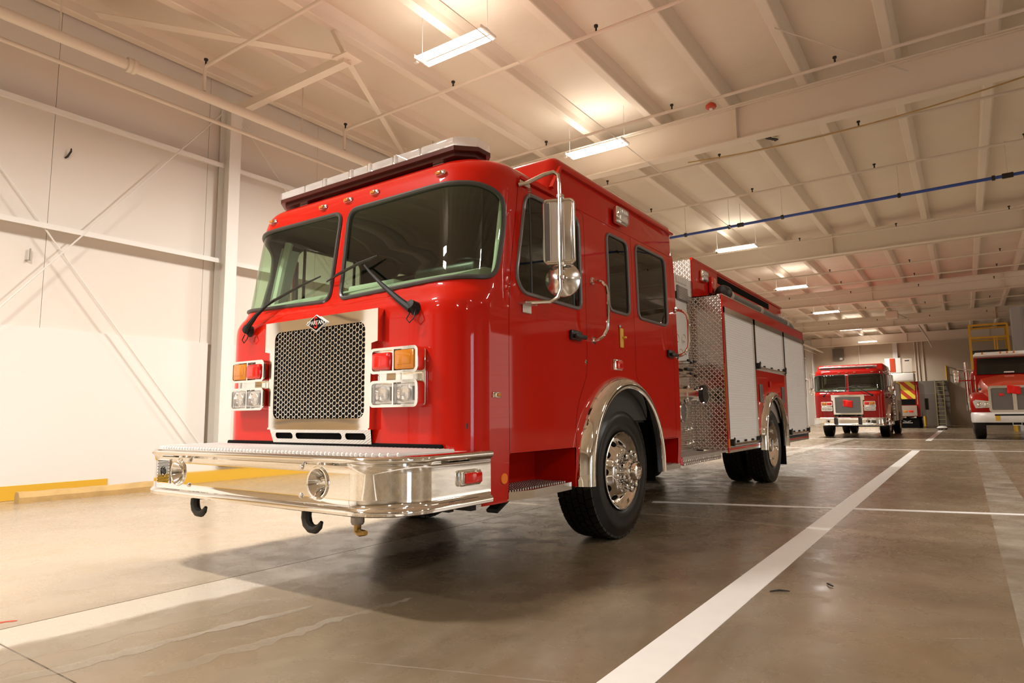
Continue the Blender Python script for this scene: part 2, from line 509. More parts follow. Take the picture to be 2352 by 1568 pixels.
def surface(name, func, outer, holes, lines, material, parent, step=0.05, offset=0.0, normals=True):
    """a sheet bounded by outer and pierced by holes, given in parameter space, mapped to space by func(a, b)"""
    P = []; E = []
    def loop(poly):
        q = resample(poly, step); k = len(P)
        P.extend(q); n = len(q)
        E.extend((k + i, k + (i + 1) % n) for i in range(n))
        return q
    O = loop(outer); H = [loop(h) for h in holes]
    bnd = {}
    g = 0.03
    for (a, b) in P: bnd.setdefault((int(a // g), int(b // g)), []).append((a, b))
    for a in lines[0]:
        for b in lines[1]:
            if not inside((a, b), O) or any(inside((a, b), h) for h in H): continue
            ia, ib = int(a // g), int(b // g)
            near = any(abs(x - a) + abs(y - b) < 0.012 for da in (-1, 0, 1) for db in (-1, 0, 1) for (x, y) in bnd.get((ia + da, ib + db), ()))
            if not near: P.append((a, b))
    vs, es, fs, _, _, _ = delaunay_2d_cdt([Vector(p) for p in P], E, [], 0, 1e-6)
    keep = []
    for f in fs:
        c = (sum(vs[i].x for i in f) / len(f), sum(vs[i].y for i in f) / len(f))
        if inside(c, O) and not any(inside(c, h) for h in H): keep.append(tuple(f))
    pos, nor = [], []
    e = 0.004
    for p in vs:
        q = Vector(func(p.x, p.y))
        du = Vector(func(p.x + e, p.y)) - Vector(func(p.x - e, p.y))
        dv = Vector(func(p.x, p.y + e)) - Vector(func(p.x, p.y - e))
        n = du.cross(dv)
        n = n.normalized() if n.length > 1e-12 else Vector((0, 0, 1))
        pos.append(q + n * offset); nor.append(n)
    me = bpy.data.meshes.new(name)
    me.from_pydata([tuple(p) for p in pos], [], keep)
    me.update()
    # face the way the analytic normals point
    flip = 0
    for f in me.polygons:
        n = nor[f.vertices[0]]
        flip += 1 if f.normal.dot(n) > 0 else -1
    if flip < 0: me.flip_normals()
    me.polygons.foreach_set('use_smooth', [True] * len(me.polygons))
    if normals: me.normals_split_custom_set_from_vertices([tuple(n) for n in nor])
    o = link_mesh(name, me, material, parent)
    return o

def on_surface(func, poly, offset=0.0, e=0.004):
    out = []
    for (a, b) in poly:
        n = (Vector(func(a + e, b)) - Vector(func(a - e, b))).cross(Vector(func(a, b + e)) - Vector(func(a, b - e)))
        out.append(Vector(func(a, b)) + (n.normalized() * offset if n.length > 1e-12 else Vector()))
    return out

def text_mesh(body, size, extrude=0.001, spacing=1.0):
    c = bpy.data.curves.new('lettering', 'FONT')
    c.body = body; c.size = size; c.extrude = extrude; c.align_x = 'CENTER'; c.align_y = 'CENTER'
    c.space_character = spacing
    o = bpy.data.objects.new('lettering', c)
    COL.objects.link(o)
    dg = bpy.context.evaluated_depsgraph_get()
    me = bpy.data.meshes.new_from_object(o.evaluated_get(dg))
    bpy.data.objects.remove(o)
    return me

# ================================================================== the hall
X0, X1, Y0, Y1 = -10.0, 18.0, -12.0, 56.35
ZC = 6.95
# floor: concrete bays with open joints
fl = MB().span((X0 - 0.2, Y0 - 0.2, -0.30), (X1 + 0.2, Y1 + 0.2, -0.03)).build('floor', 'matt_black', smooth=None)
tag(fl, kind='structure')
xs = [X0, -3.9, 6.75, X1]
ys = [Y0, -9.47, 1.18, 11.83, 22.48, 33.13, 43.78, 54.43, Y1]
for a, b in zip(xs, xs[1:]):
    for c, d in zip(ys, ys[1:]):
        MB().span((a + 0.004, c + 0.004, -0.035), (b - 0.004, d - 0.004, 0.0)).build('floor_slab', 'floor', fl, smooth=None)
def strip(a, b, wd, mt, z=0.0025, name='painted_line'):
    a, b = Vector((*a, 0)), Vector((*b, 0))
    t = (b - a).normalized(); n = Vector((-t.y, t.x, 0)) * wd / 2
    mb = MB(); up = Vector((0, 0, z))
    v = [a - n, b - n, b + n, a + n]
    mb.add([p + Vector((0, 0, 0.0002)) for p in v] + [p + up for p in v], [(3, 2, 1, 0), (4, 5, 6, 7), (0, 1, 5, 4), (1, 2, 6, 5), (2, 3, 7, 6), (3, 0, 4, 7)])
    return mb.build(name, mt, fl, smooth=None)
strip((-1.12, -6.0), (-1.12, 19.9), 0.182, 'line')
strip((-1.12, 26.6), (-1.12, 41.0), 0.18, 'line')
strip((-3.03, 7.16), (1.2, 8.28), 0.115, 'line', 0.003)
strip((-7.0, 20.0), (6.0, 20.6), 0.16, 'line', 0.003)
strip((-7.0, 27.6), (6.0, 28.3), 0.16, 'line', 0.003)
strip((0.30, 2.0), (0.30, 26.0), 0.34, 'worn', 0.002)
strip((-3.2, 13.5), (-3.2, 26.0), 0.30, 'worn', 0.002)
def ragged(a, b, wd, mt, seed, name, z=0.0018, n=36, rough=0.45):
    """an irregular stain: a strip whose width wanders and whose ends taper off"""
    rg = random.Random(seed)
    a, b = Vector((*a, 0)), Vector((*b, 0)); t = (b - a).normalized(); nn = Vector((-t.y, t.x, 0))
    L, Rr = [], []
    w1 = w2 = 1.0
    for i in range(n + 1):
        f = i / n; env = min(1.0, 6 * f, 6 * (1 - f)) ** 0.5 * wd / 2
        w1 = max(0.15, min(1.6, w1 + rg.uniform(-rough, rough))); w2 = max(0.15, min(1.6, w2 + rg.uniform(-rough, rough)))
        c = a.lerp(b, f)
        L.append(c + nn * env * w1 + Vector((0, 0, z))); Rr.append(c - nn * env * w2 + Vector((0, 0, z)))
    vs = [tuple(p) for p in L + Rr]
    MB().add(vs, [(n + 1 + i, n + 2 + i, i + 1, i) for i in range(n)]).build(name, mt, fl, smooth=None)
ragged((-3.50, 0.3), (-3.22, 2.3), 0.26, 'worn', 4, 'floor_stain')
ragged((-2.72, 1.35), (-2.60, 2.75), 0.15, 'worn', 9, 'floor_stain')
ragged((-3.15, 0.9), (-2.95, 2.35), 0.10, 'worn', 12, 'floor_stain')
ragged((-6.5, 1.185), (-2.6, 1.175), 0.016, 'worn', 21, 'joint_filler', 0.001, 90, 0.9)
ragged((-2.9, 1.05), (-2.2, 0.4), 0.012, 'line', 22, 'joint_filler', 0.001, 40, 0.8)
ragged((-1.75, 1.25), (-1.45, 2.05), 0.008, 'matt_black', 23, 'floor_crack', 0.0008, 40, 0.8)
ragged((-2.2, 1.9), (-1.2, 2.25), 0.010, 'worn', 24, 'floor_scratch', 0.001, 40, 0.8)
ragged((-0.4, 3.4), (0.6, 4.0), 0.010, 'worn', 25, 'floor_scratch', 0.001, 40, 0.8)
ragged((-4.06, 1.24), (-4.0, 1.36), 0.022, 'chev_r', 26, 'floor_stain', 0.001, 14, 0.5)

# left wall
wl = MB().span((X0 - 0.25, Y0, 0), (X0 - 0.03, Y1, ZC + 0.3)).build('wall_left', 'wall', smooth=None)
tag(wl, kind='structure')
pan = None
y = Y0
while y < Y1 - 0.1:
    e = min(y + 2.2, Y1)
    MB().span((X0 - 0.035, y + 0.003, 2.2), (X0, e - 0.003, ZC)).build('wall_panel', 'wall', wl, smooth=None)
    y = e
FR = [1.2 + 10.65 * k for k in range(-1, 6)]            # main frames
MID = [5.88 + 10.65 * k for k in range(-1, 5)]           # wind columns between them
cols = sorted(FR + MID)
for a, b in zip([Y0] + cols, cols + [Y1]):
    MB().span((X0 - 0.03, a + 0.16, 0.0), (X0 + 0.035, b - 0.16, 2.22)).build('liner_panel', 'liner', wl, smooth=None)
MB().span((X0 + 0.036, Y0, 0.003), (X0 + 0.048, 4.33, 0.185)).build('yellow_base_band', 'yellow', wl, smooth=None)
def c_section(dx, h, lip, t=0.01):
    return [(0, 0), (dx, 0), (dx, lip), (dx - t, lip), (dx - t, t), (t, t), (t, h - t), (dx - t, h - t), (dx - t, h - lip), (dx, h - lip), (dx, h), (0, h)]
for zg in (3.53, 5.14):
    for a, b in zip([Y0] + cols, cols + [Y1]):
        mb = MB()
        # girt: the web lies flat, the flanges stand against the wall and towards the hall
        sect = [(0, 0.06), (0.18, 0.06), (0.18, 0.0), (0.192, 0.0), (0.192, 0.072), (0, 0.072)]
        mb.sweep([((X0, a + 0.1, zg), (1, 0, 0), (0, 0, 1)), ((X0, b - 0.1, zg), (1, 0, 0), (0, 0, 1))], sect)
        mb.build('girt', 'liner', wl, smooth=None)
for yc in cols:
    big = yc in FR
    dp, wd = (0.55, 0.25) if big else (0.34, 0.20)
    mb = MB()
    mb.span((X0 + dp - 0.015, yc - wd / 2, 0), (X0 + dp, yc + wd / 2, 6.62 if big else 6.20))
    mb.span((X0 + 0.03, yc - wd / 2, 0), (X0 + 0.045, yc + wd / 2, 6.62 if big else 6.20))
    mb.span((X0 + 0.045, yc - 0.006, 0), (X0 + dp - 0.015, yc + 0.006, 6.62 if big else 6.20))
    mb.build('column', 'liner', wl, smooth=None)
for (a, b) in ((1.3, 5.78), (5.98, 11.7)):
    for q in (0, 1):
        p = (X0 + 0.16 + q * 0.03, a, 0.35 if q else 6.15); r = (X0 + 0.16 + q * 0.03, b, 6.15 if q else 0.35)
        MB().tube([p, r], 0.011, 6).build('brace_rod', 'liner', wl)

# other walls
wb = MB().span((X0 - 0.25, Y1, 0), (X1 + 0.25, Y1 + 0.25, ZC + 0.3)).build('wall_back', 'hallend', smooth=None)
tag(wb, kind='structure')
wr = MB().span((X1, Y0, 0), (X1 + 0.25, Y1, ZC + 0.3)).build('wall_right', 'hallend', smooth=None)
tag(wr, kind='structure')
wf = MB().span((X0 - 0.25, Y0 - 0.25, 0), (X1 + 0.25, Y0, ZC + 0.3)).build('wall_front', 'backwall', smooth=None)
tag(wf, kind='structure')
# an overhead door in the right wall lets a little daylight in (it shows as a pale band in the windshield)
dr = empty('door_1', (X1 - 0.02, -0.5, 0), kind='structure')
for k in range(7):
    MB().rbox((0, 0, 0.30 + 0.58 * k), (0.05, 3.0, 0.56), 0.012, 1).build('door_panel', 'daylight', dr)
MB().span((-0.06, -1.62, 0), (0.03, -1.52, 4.2)).span((-0.06, 1.52, 0), (0.03, 1.62, 4.2)).span((-0.06, -1.62, 4.1), (0.03, 1.62, 4.2)).build('door_frame', 'dark_steel', dr, smooth=None)

d2 = empty('door_2', (X1 - 0.02, 28.0, 0), kind='structure')
for k in range(9):
    MB().rbox((0, 0, 0.33 + 0.65 * k), (0.05, 9.0, 0.62), 0.012, 1).build('door_panel', 'lit_door', d2)
d3 = empty('door_3', (X0 + 0.07, -2.35, 0), kind='structure')
for k in range(5):
    MB().rbox((0, 0, 0.56 + 0.70 * k), (0.05, 1.9, 0.66), 0.02, 1).build('door_panel', 'tan_door', d3)
tp = MB().span((X1 - 0.3, 34.0, 0), (X1 - 0.02, 37.0, 6.0)).build('orange_stand_in', 'amber_tape', smooth=None)  # unseen panel added for the orange band it reflects in the engine side
tag(tp, kind='structure')

# ------------------------------------------------------------------ roof
ce = MB().span((X0 - 0.25, Y0 - 0.25, ZC + 0.25), (X1 + 0.25, Y1 + 0.25, ZC + 0.45)).build('ceiling', 'ceil', smooth=None)
tag(ce, kind='structure')
PX = [0.73 - 1.33 * k for k in range(-12, 9)]           # purlin lines
rng = random.Random(3)
edges = [X1] + PX
for i in range(len(edges) - 1):
    xa, xb = edges[i], edges[i + 1]
    near = xa < 5
    ny, nx = (150, 8) if near else (40, 4)
    vs, fs = [], []
    row = [rng.uniform(-1, 1) for _ in range(ny + 1)]
    for j in range(ny + 1):
        yy = Y0 + (Y1 - Y0) * j / ny
        for k in range(nx + 1):
            t = k / nx
            sag = 0.055 * math.sin(PI * t) + 0.028 * row[j] * math.sin(PI * t) + 0.012 * math.sin(3.1 * yy + 5 * t + i * 1.7) * math.sin(PI * t)
            vs.append((xa + (xb - xa) * t, yy, ZC - sag))
    for j in range(ny):
        for k in range(nx):
            q = j * (nx + 1) + k
            fs.append((q, q + 1, q + nx + 2, q + nx + 1))
    MB().add(vs, fs).build('insulation_panel', 'ceil', ce, smooth=60)
mb = MB()
sect = [(-0.10, 0.012), (-0.09, 0.0), (0.035, 0.0), (0.05, 0.012), (0.056, 0.14), (0.12, 0.27), (-0.10, 0.27)]   # purlin with the insulation draped against it
mb.sweep([((0, Y0, 0), (1, 0, 0), (0, 0, 1)), ((0, Y1, 0), (1, 0, 0), (0, 0, 1))], sect)
pm = mb.mesh('purlin', None)
pm.materials.append(M['beam'])
for x in PX:
    o = bpy.data.objects.new('purlin', pm); COL.objects.link(o); o.parent = ce; o.location = (x + 0.05, 0, 6.67)
def rafter(yc, z0=6.0, z1=6.665):
    mb = MB()
    mb.span((X0 + 0.5, yc - 0.125, z0), (X1, yc + 0.125, z0 + 0.02))
    mb.span((X0 + 0.5, yc - 0.125, z1 - 0.02), (X1, yc + 0.125, z1))
    mb.span((X0 + 0.5, yc - 0.006, z0 + 0.02), (X1, yc + 0.006, z1 - 0.02))
    r = mb.build('rafter', 'beam', ce, smooth=None)
    for xs_ in (-8.0, -3.08, 1.75, 6.5, 11.2):
        MB().span((xs_ - 0.006, yc - 0.12, z0 + 0.02), (xs_ + 0.006, yc + 0.12, z1 - 0.02)).build('stiffener', 'beam', r, smooth=None)
for yc in FR: rafter(yc)
# struts and braces from the wind columns up to the purlins
for k, yc in enumerate(MID[1:3]):
    J = (-6.92, yc, 6.12)
    MB().bar((X0 + 0.345, yc, 6.13), J, 0.13, 0.13).build('roof_strut', 'beam', ce, smooth=None)
    MB().bar(J, (X0 + 0.4, yc + 3.9, 6.66), 0.09, 0.05).build('roof_brace', 'beam', ce, smooth=None)
    MB().bar(J, (X0 + 0.4, yc - 2.2, 6.66), 0.16, 0.02).build('roof_brace', 'beam', ce, smooth=None)
    MB().box((J[0], yc, 6.12), (0.30, 0.30, 0.02)).build('gusset_plate', 'beam', ce, smooth=None)
    MB().bar((J[0], yc, 6.12), (-7.26, yc, 6.70), 0.06, 0.06).build('roof_hanger', 'beam', ce, smooth=None)
# torn place in the insulation
rng = random.Random(5)
pts = [(-0.20 + 0.5 * a / 9, 0.05 * rng.uniform(0.4, 1)) for a in range(10)] + [(0.30 - 0.5 * a / 9, -0.06 * rng.uniform(0.4, 1)) for a in range(10)]
MB().prism(pts, (-3.05, 14.0, 6.86), (0.5, 0.86, 0), (0.86, -0.5, 0), (0, 0, -0.025)).build('torn_patch', 'dark_steel', ce, smooth=None)

# ------------------------------------------------------------------ pipes under the roof
def sprinkler(yc, z, xa, xb, r, label, riser=None, matn='dust_white', heads=True):
    t = empty('sprinkler_pipe', (xa, yc, z), 0, label, 'pipe', 'sprinkler branch pipes under the roof')
    pts = [(0, 0, 0), (xb - xa, 0, 0)]
    if riser: pts = [(0, 0, riser), (0, 0, -0.05), (0.02, 0, -0.012), (0.05, 0, 0)] + pts[1:]
    MB().tube(pts, r, 8).build('pipe', matn, t)
    if heads:
        x = 0.0
        while x < min(xb - xa, 14) - 0.3:
            MB().lathe([(0.0, 0.0), (0.014, 0.0), (0.014, 0.07), (0.030, 0.075), (0.030, 0.10), (0.0, 0.10)], (x + 0.02, 0, r * 0.6), (0, 0, 1), 8).build('sprinkler_head', 'dark_steel', t)
            x += 2.55
    return t
BR = [4.87, 7.52, 10.33, 12.98, 15.50, 20.9, 23.6, 26.3, 29.0, 31.7, 37.0, 42.3]
names = ['nearest the camera, crossing above the near ceiling light', 'second from the camera, passing behind the near ceiling light', 'carrying the red alarm horn', 'running just behind the first deep beam',
         'just in front of the blue pipe', 'just in front of the second deep beam', 'just behind the second deep beam', 'over the fourth ceiling light in the row', 'above the far red engine', 'beyond the roof of the far red engine', 'over the far end of the far red engine', 'farthest of the sprinkler pipes']
for yc, nm in zip(BR, names):
    sprinkler(yc, 6.2, -8.89, 17.5, 0.026, 'cream painted sprinkler pipe ' + nm, riser=-0.38)
t = empty('main_pipe', (-8.89, Y0, 5.74), 0, 'thick cream sprinkler main running along the left wall below the roof', 'pipe')
MB().tube([(0, 0, 0), (0, 67.8, 0)], 0.072, 14).build('pipe', 'dust_white', t)
for yy in (3.85, 9.4, 16.8, 23.0):
    MB().lathe([(0.072, -0.06), (0.098, -0.055), (0.10, -0.015), (0.085, 0), (0.10, 0.015), (0.098, 0.055), (0.072, 0.06)], (0, yy - Y0, 0), (0, 1, 0), 16).build('coupling', 'dust_white', t)
for yy in (3.0, 6.6, 9.9, 13.2, 16.5, 19.8):
    MB().tube([(0, yy - Y0, 0.06), (0, yy - Y0, 1.1)], 0.010, 6).build('hanger_rod', 'dust_white', t)
t = empty('conduit', (-9.40, Y0 + 0.1, 5.67), 0, 'thin cream pipe strapped along the left wall just below the sprinkler main', 'pipe')
MB().tube([(0, 0, 0), (0, 67.6, 0)], 0.030, 10).build('pipe', 'dust_white', t)
for yy in FR:
    if 0 < yy < 50: MB().box((-0.02, yy - Y0, -0.01), (0.05, 0.05, 0.10)).build('strap', 'dust_white', t, smooth=None)
t = empty('blue_pipe', (-9.3, 17.85, 6.1), R(-2.6), 'bright blue compressed air pipe with black clamps crossing under the roof', 'pipe')
MB().tube([(0, 0, 0), (26, 0, 0)], 0.036, 10).build('pipe', 'blue_pipe', t)
for xk, ln in ((3.1, 0.06), (4.35, 0.06), (4.66, 0.16), (5.75, 0.06), (8.4, 0.06), (10.2, 0.06), (10.45, 0.20), (12.6, 0.06)):
    MB().tube([(xk - ln / 2, 0, 0), (xk + ln / 2, 0, 0)], 0.058, 10).build('clamp', 'black', t)
    MB().tube([(xk, 0, 0.05), (xk, 0, 0.8)], 0.006, 5).build('hanger_rod', 'dust_white', t)
for k, (zz, yy) in enumerate(((6.42, 11.30), (6.34, 11.05))):
    t = empty('conduit', (-8.0, yy, zz), 0, ('upper' if k == 0 else 'lower') + ' of two thin cream conduits in front of the first deep beam', 'pipe', 'conduits in front of the deep beam')
    MB().tube([(0, 0, 0), (25, 0, 0)], 0.013, 6).build('pipe', 'dust_white', t)
t = empty('cable', (-4.2, 12.3, 5.97), 0, 'brown cable hanging in a shallow sag below the first deep beam', 'cable')
MB().tube([(x * 0.5, 0, 0.32 * ((x * 0.5 - 2.2) / 4.0) ** 2 - 0.05) for x in range(17)], 0.012, 6).build('cable_run', 'timber', t)
t = empty('light_cable', (-4.82, -9, 5.975), 0, 'thin white wire strung along the row of ceiling lights', 'cable')
MB().tube([(0, 0, 0), (0, 64, 0)], 0.007, 5).build('wire', 'white', t)
t = empty('diagonal_rod', (-1.9, 9.6, 6.4), 0, 'thin cream sway rod slanting from the roof down to the first deep beam', 'rod')
MB().tube([(0, 0, 0.25), (1.55, 2.1, 0.02)], 0.010, 6).build('rod', 'dust_white', t)
# alarm horn
t = empty('alarm_horn', (-3.10, 10.33, 6.10), 0, 'red alarm horn hanging under a sprinkler pipe', 'alarm')
MB().lathe([(0.0, 0.06), (0.05, 0.055), (0.085, 0.02), (0.09, -0.01), (0.075, -0.03), (0.03, -0.035), (0.0, -0.035)], (0, 0, -0.02), (0, 0, 1), 20).build('horn_body', 'chev_r', t)
MB().lathe([(0.0, -0.06), (0.028, -0.06), (0.028, 0.0)], (0, 0, -0.02), (0, 0, 1), 12).build('strobe_lens', 'white', t)
MB().tube([(0, 0, 0.03), (0, 0, 0.072)], 0.012, 6).build('bracket', 'dust_white', t)

# ------------------------------------------------------------------ ceiling lights
def light_proto():
    t = empty('ceiling_light', (0, 0, 0))
    MB().rbox((0, 0, 0.045), (1.20, 0.10, 0.06), 0.008, 1).build('ballast_channel', 'white', t)
    for s in (-1, 1):
        MB().rbox((s * 0.605, 0, 0.02), (0.03, 0.34, 0.05), 0.008, 1).build('end_cap', 'white', t)
    for s in (-1, 1):
        MB().tube([(s * 0.59, 0.0, 0.07), (s * 0.59, 0.0, 0.72)], 0.004, 5).build('hanging_wire', 'white', t)
    for yy in (-0.135, -0.07, 0.07, 0.135):
        MB().tube([(-0.59, yy, 0), (0.59, yy, 0)], 0.016, 6).build('tube', 'tube', t)
    MB().rbox((-0.66, -0.05, 0.0), (0.07, 0.06, 0.05), 0.01, 1).build('motion_sensor', 'white', t)
    for nm, rx, zz, pw in (('tube_downlight', 0, -0.03, LAMP_DOWN), ('tube_uplight', PI, 0.09, LAMP_UP)):
        ld = bpy.data.lights.new(nm, 'AREA'); ld.shape = 'RECTANGLE'; ld.size = 1.18; ld.size_y = 0.30
        ld.energy = pw; ld.color = LAMP_COLOR
        if rx == 0: ld.spread = R(158)
        lo = bpy.data.objects.new(nm, ld); COL.objects.link(lo); lo.parent = t
        lo.location = (0, 0, zz); lo.rotation_euler = (rx, 0, 0)
    return t
LX = -5.48
L1 = [6.53, 10.81, 20.18, 28.05, 36.2, 44.7, 53.4]
ord1 = ['nearest lit ceiling light, large at the top of the picture', 'second lit ceiling light, above the cab roof of the engine', 'third lit ceiling light, above the body of the engine', 'fourth lit ceiling light, just behind the second deep beam',
        'fifth lit ceiling light, left above the far red engine', 'sixth lit ceiling light, above the far red engine', 'smallest and farthest lit ceiling light, near the back wall']
proto = light_proto()
spots = [(LX, yy, lab) for yy, lab in zip(L1, ord1)]
spots += [(LX, yy, 'ceiling light over the front of the engine, outside the picture') for yy in (0.15, -4.2, -8.6)]
spots += [(6.2, yy, 'ceiling light of the row right of the camera, outside the picture') for yy in (-7.0, 1.0, 9.0, 19.0, 30.0)]
spots += [(13.5, yy, 'unseen ceiling light added at the far right for ambient light') for yy in (-4.0, 8.0, 22.0)]  # row added out of view to lift the ambient light
for i, (x, yy, lab) in enumerate(spots):
    o = proto if i == 0 else copy_tree(proto)
    o.location = (x, yy, 6.1)
    if x > 0:                                  # the rows on the right burn dimmer
        for c in o.children:
            if c.type == 'LIGHT':
                c.data = c.data.copy(); c.data.energy *= LAMP_RIGHT
    tag(o, lab, 'light', 'fluorescent ceiling lights')

# ------------------------------------------------------------------ things along the left wall
t = empty('wheel_stop', (-9.55, 4.0, 0), R(-3), 'yellowed timber wheel stop lying along the foot of the left wall', 'wheel stop')
rg = random.Random(2); path = []
for k in range(9):
    yy = -0.85 + 1.7 * k / 8
    path.append(((rg.uniform(-0.01, 0.01), yy, 0), (1, 0, 0), (0, 0, 1 + rg.uniform(-0.05, 0.05))))
MB().sweep(path, [(-0.09, 0.0), (0.09, 0.0), (0.095, 0.07), (0.06, 0.125), (-0.06, 0.13), (-0.09, 0.08)]).build('timber_beam', 'timber', t, smooth=30)
o = MB().tube([(0, 0, 0), (0.02, 0.02, 0.02), (0.05, 0.05, 0.10), (0.05, 0.05, 0.14)], [0.012, 0.014, 0.012, 0.008], 6).build('wall_hook', 'dark_steel')
o.location = (X0 + 0.006, 3.55, 4.62); tag(o, 'small dark hook sticking out of the upper left wall', 'hook')
o = MB().bar((0.03, 0, 0), (0.03, 0, 0.16), 0.03, 0.012).bar((0.0, -0.04, 0.0), (0.05, 0.0, 0.0), 0.02, 0.01).build('wall_bracket', 'steel', smooth=None)
o.location = (X0 + 0.006, 3.22, 3.10); tag(o, 'small metal bracket on the left wall below the middle girt', 'bracket')

# ================================================================== the fire engine in front
# local frame: x across (positive = the side facing the camera), y backwards from the cab face, z up
ENG = empty('fire_engine', (-3.555, 2.86, 0), 0, 'shiny red fire engine with chrome bumper filling the middle of the hall', 'fire engine')
FS, QS = 0.95, 0.45                    # parameter lengths of the flat front and of a rounded corner
TAB = [  # t, z, front position, half width, corner radius
    (0.40, 0.40, 0.000, 1.200, 0.27), (0.80, 0.80, 0.000, 1.222, 0.27), (1.60, 1.60, 0.000, 1.225, 0.27), (1.68, 1.68, 0.006, 1.225, 0.27),
    (1.74, 1.74, 0.034, 1.224, 0.275), (1.79, 1.79, 0.074, 1.223, 0.28), (1.84, 1.84, 0.093, 1.222, 0.285), (2.10, 2.10, 0.129, 1.219, 0.305), (2.46, 2.46, 0.178, 1.212, 0.33),
    (2.56, 2.56, 0.200, 1.207, 0.335), (2.62, 2.615, 0.222, 1.196, 0.335), (2.68, 2.66, 0.262, 1.168, 0.32), (2.74, 2.687, 0.318, 1.125, 0.30), (2.80, 2.695, 0.39, 1.07, 0.28)]
def prof(t):
    if t <= TAB[0][0]: return TAB[0][1:]
    for i in range(len(TAB) - 1):
        a, b = TAB[i], TAB[i + 1]
        if t <= b[0]:
            h = b[0] - a[0]; x = (t - a[0]) / h
            p, n = TAB[max(0, i - 1)], TAB[min(len(TAB) - 1, i + 2)]
            out = []
            for k in range(1, 5):
                d0 = (b[k] - a[k]) / h
                dl = (a[k] - p[k]) / (a[0] - p[0]) if a[0] > p[0] else d0
                dr = (n[k] - b[k]) / (n[0] - b[0]) if n[0] > b[0] else d0
                ma = 0 if dl * d0 <= 0 else 2 * dl * d0 / (dl + d0)
                mb_ = 0 if dr * d0 <= 0 else 2 * dr * d0 / (dr + d0)
                h00 = 2 * x ** 3 - 3 * x * x + 1; h10 = x ** 3 - 2 * x * x + x; h01 = -2 * x ** 3 + 3 * x * x; h11 = x ** 3 - x * x
                out.append(h00 * a[k] + h10 * h * ma + h01 * b[k] + h11 * h * mb_)
            return out
    return TAB[-1][1:]
def cab_s(s, t):
    z, v0, w, r = prof(t)
    q = abs(s); sg = 1 if s >= 0 else -1
    if q <= FS:
        u, v = q / FS * (w - r), v0
        v -= 0.0
    elif q <= FS + QS:
        a = (q - FS) / QS * PI / 2
        u, v = w - r + r * math.sin(a), v0 + r - r * math.cos(a)
    else:
        u, v = w, v0 + r + (q - FS - QS)
    return (sg * u, v, z)
def sv(v, t, sg=1):                    # parameter of a point on the side at distance v behind the cab face
    z, v0, w, r = prof(t)
    return sg * (FS + QS + v - (v0 + r))
def side(poly, sg=1, step=0.05):
    q = resample(poly, step)
    q = [(sv(v, t, sg), t) for v, t in q]
    return q if sg > 0 else q[::-1]
VR = 3.42                              # rear of the cab
slines = [i * 0.119 for i in range(8)] + [FS + QS * i / 14 for i in range(15)] + [FS + QS + 0.16 * i for i in range(1, 20)]
slines = sorted({round(sg * s, 4) for s in slines for sg in (-1, 1)})
tlines = [0.45 + 0.12 * i for i in range(10)] + [1.60 + 0.02 * i for i in range(14)] + [1.90 + 0.07 * i for i in range(9)] + [2.46 + 0.02 * i for i in range(17)]
LINES = (slines, tlines)
# openings
WS = {}
for sg in (-1, 1):
    p = [(0.055, 1.812), (1.352, 1.842), (1.372, 2.40), (1.06, 2.478), (0.050, 2.474)]
    p = [(0.058, 1.812), (1.345, 1.850), (1.372, 2.20), (1.345, 2.40), (1.20, 2.468), (0.95, 2.482), (0.046, 2.476)]
    q = round_poly(p, [0.07, 0.10, 0.15, 0.12, 0.12, 0.12, 0.09], 6)
    WS[sg] = [(sg * a, b) for a, b in q] if sg > 0 else [(sg * a, b) for a, b in q][::-1]
WIN1 = round_poly([(0.545, 1.90), (0.62, 1.805), (1.415, 1.795), (1.415, 2.505), (0.685, 2.505)], [0.08, 0.10, 0.07, 0.09, 0.10], 5)
WIN2 = round_poly([(1.89, 1.853), (2.29, 1.853), (2.29, 2.505), (1.89, 2.505)], 0.075, 5)
WIN3 = round_poly([(2.47, 1.855), (3.165, 1.855), (3.165, 2.53), (2.47, 2.53)], 0.085, 5)
DOOR1 = round_poly([(0.455, 0.765), (1.30, 0.765), (1.30, 0.97), (1.37, 1.14), (1.49, 1.30), (1.51, 2.575), (0.61, 2.575), (0.455, 1.80)], [0.02, 0.02, 0.1, 0.1, 0.1, 0.06, 0.05, 0.3], 4)
DOOR2 = round_poly([(2.38, 1.33), (2.62, 1.13), (2.78, 0.93), (2.84, 0.775), (3.30, 0.775), (3.30, 2.60), (2.38, 2.60)], [0.05, 0.1, 0.1, 0.02, 0.03, 0.06, 0.05], 4)
AV, AZ, AR = 2.085, 0.56, 0.69         # front wheel arch
arch = [(AV - AR * math.cos(a), AZ + AR * math.sin(a)) for a in [PI * i / 24 for i in range(25)]]
def lower_edge(sg):
    p = [(0.20, 0.78), (0.20, 0.475), (0.455, 0.475), (0.455, 0.765), (1.30, 0.765), (1.30, 0.485), (AV - AR, 0.485)] + arch + [(AV + AR, 0.49), (2.84, 0.49), (2.84, 0.77), (3.34, 0.77), (3.34, 0.485), (VR, 0.485), (VR, 2.62), (VR, 2.80)]
    return side(p[:-2], sg, 0.06) if False else p
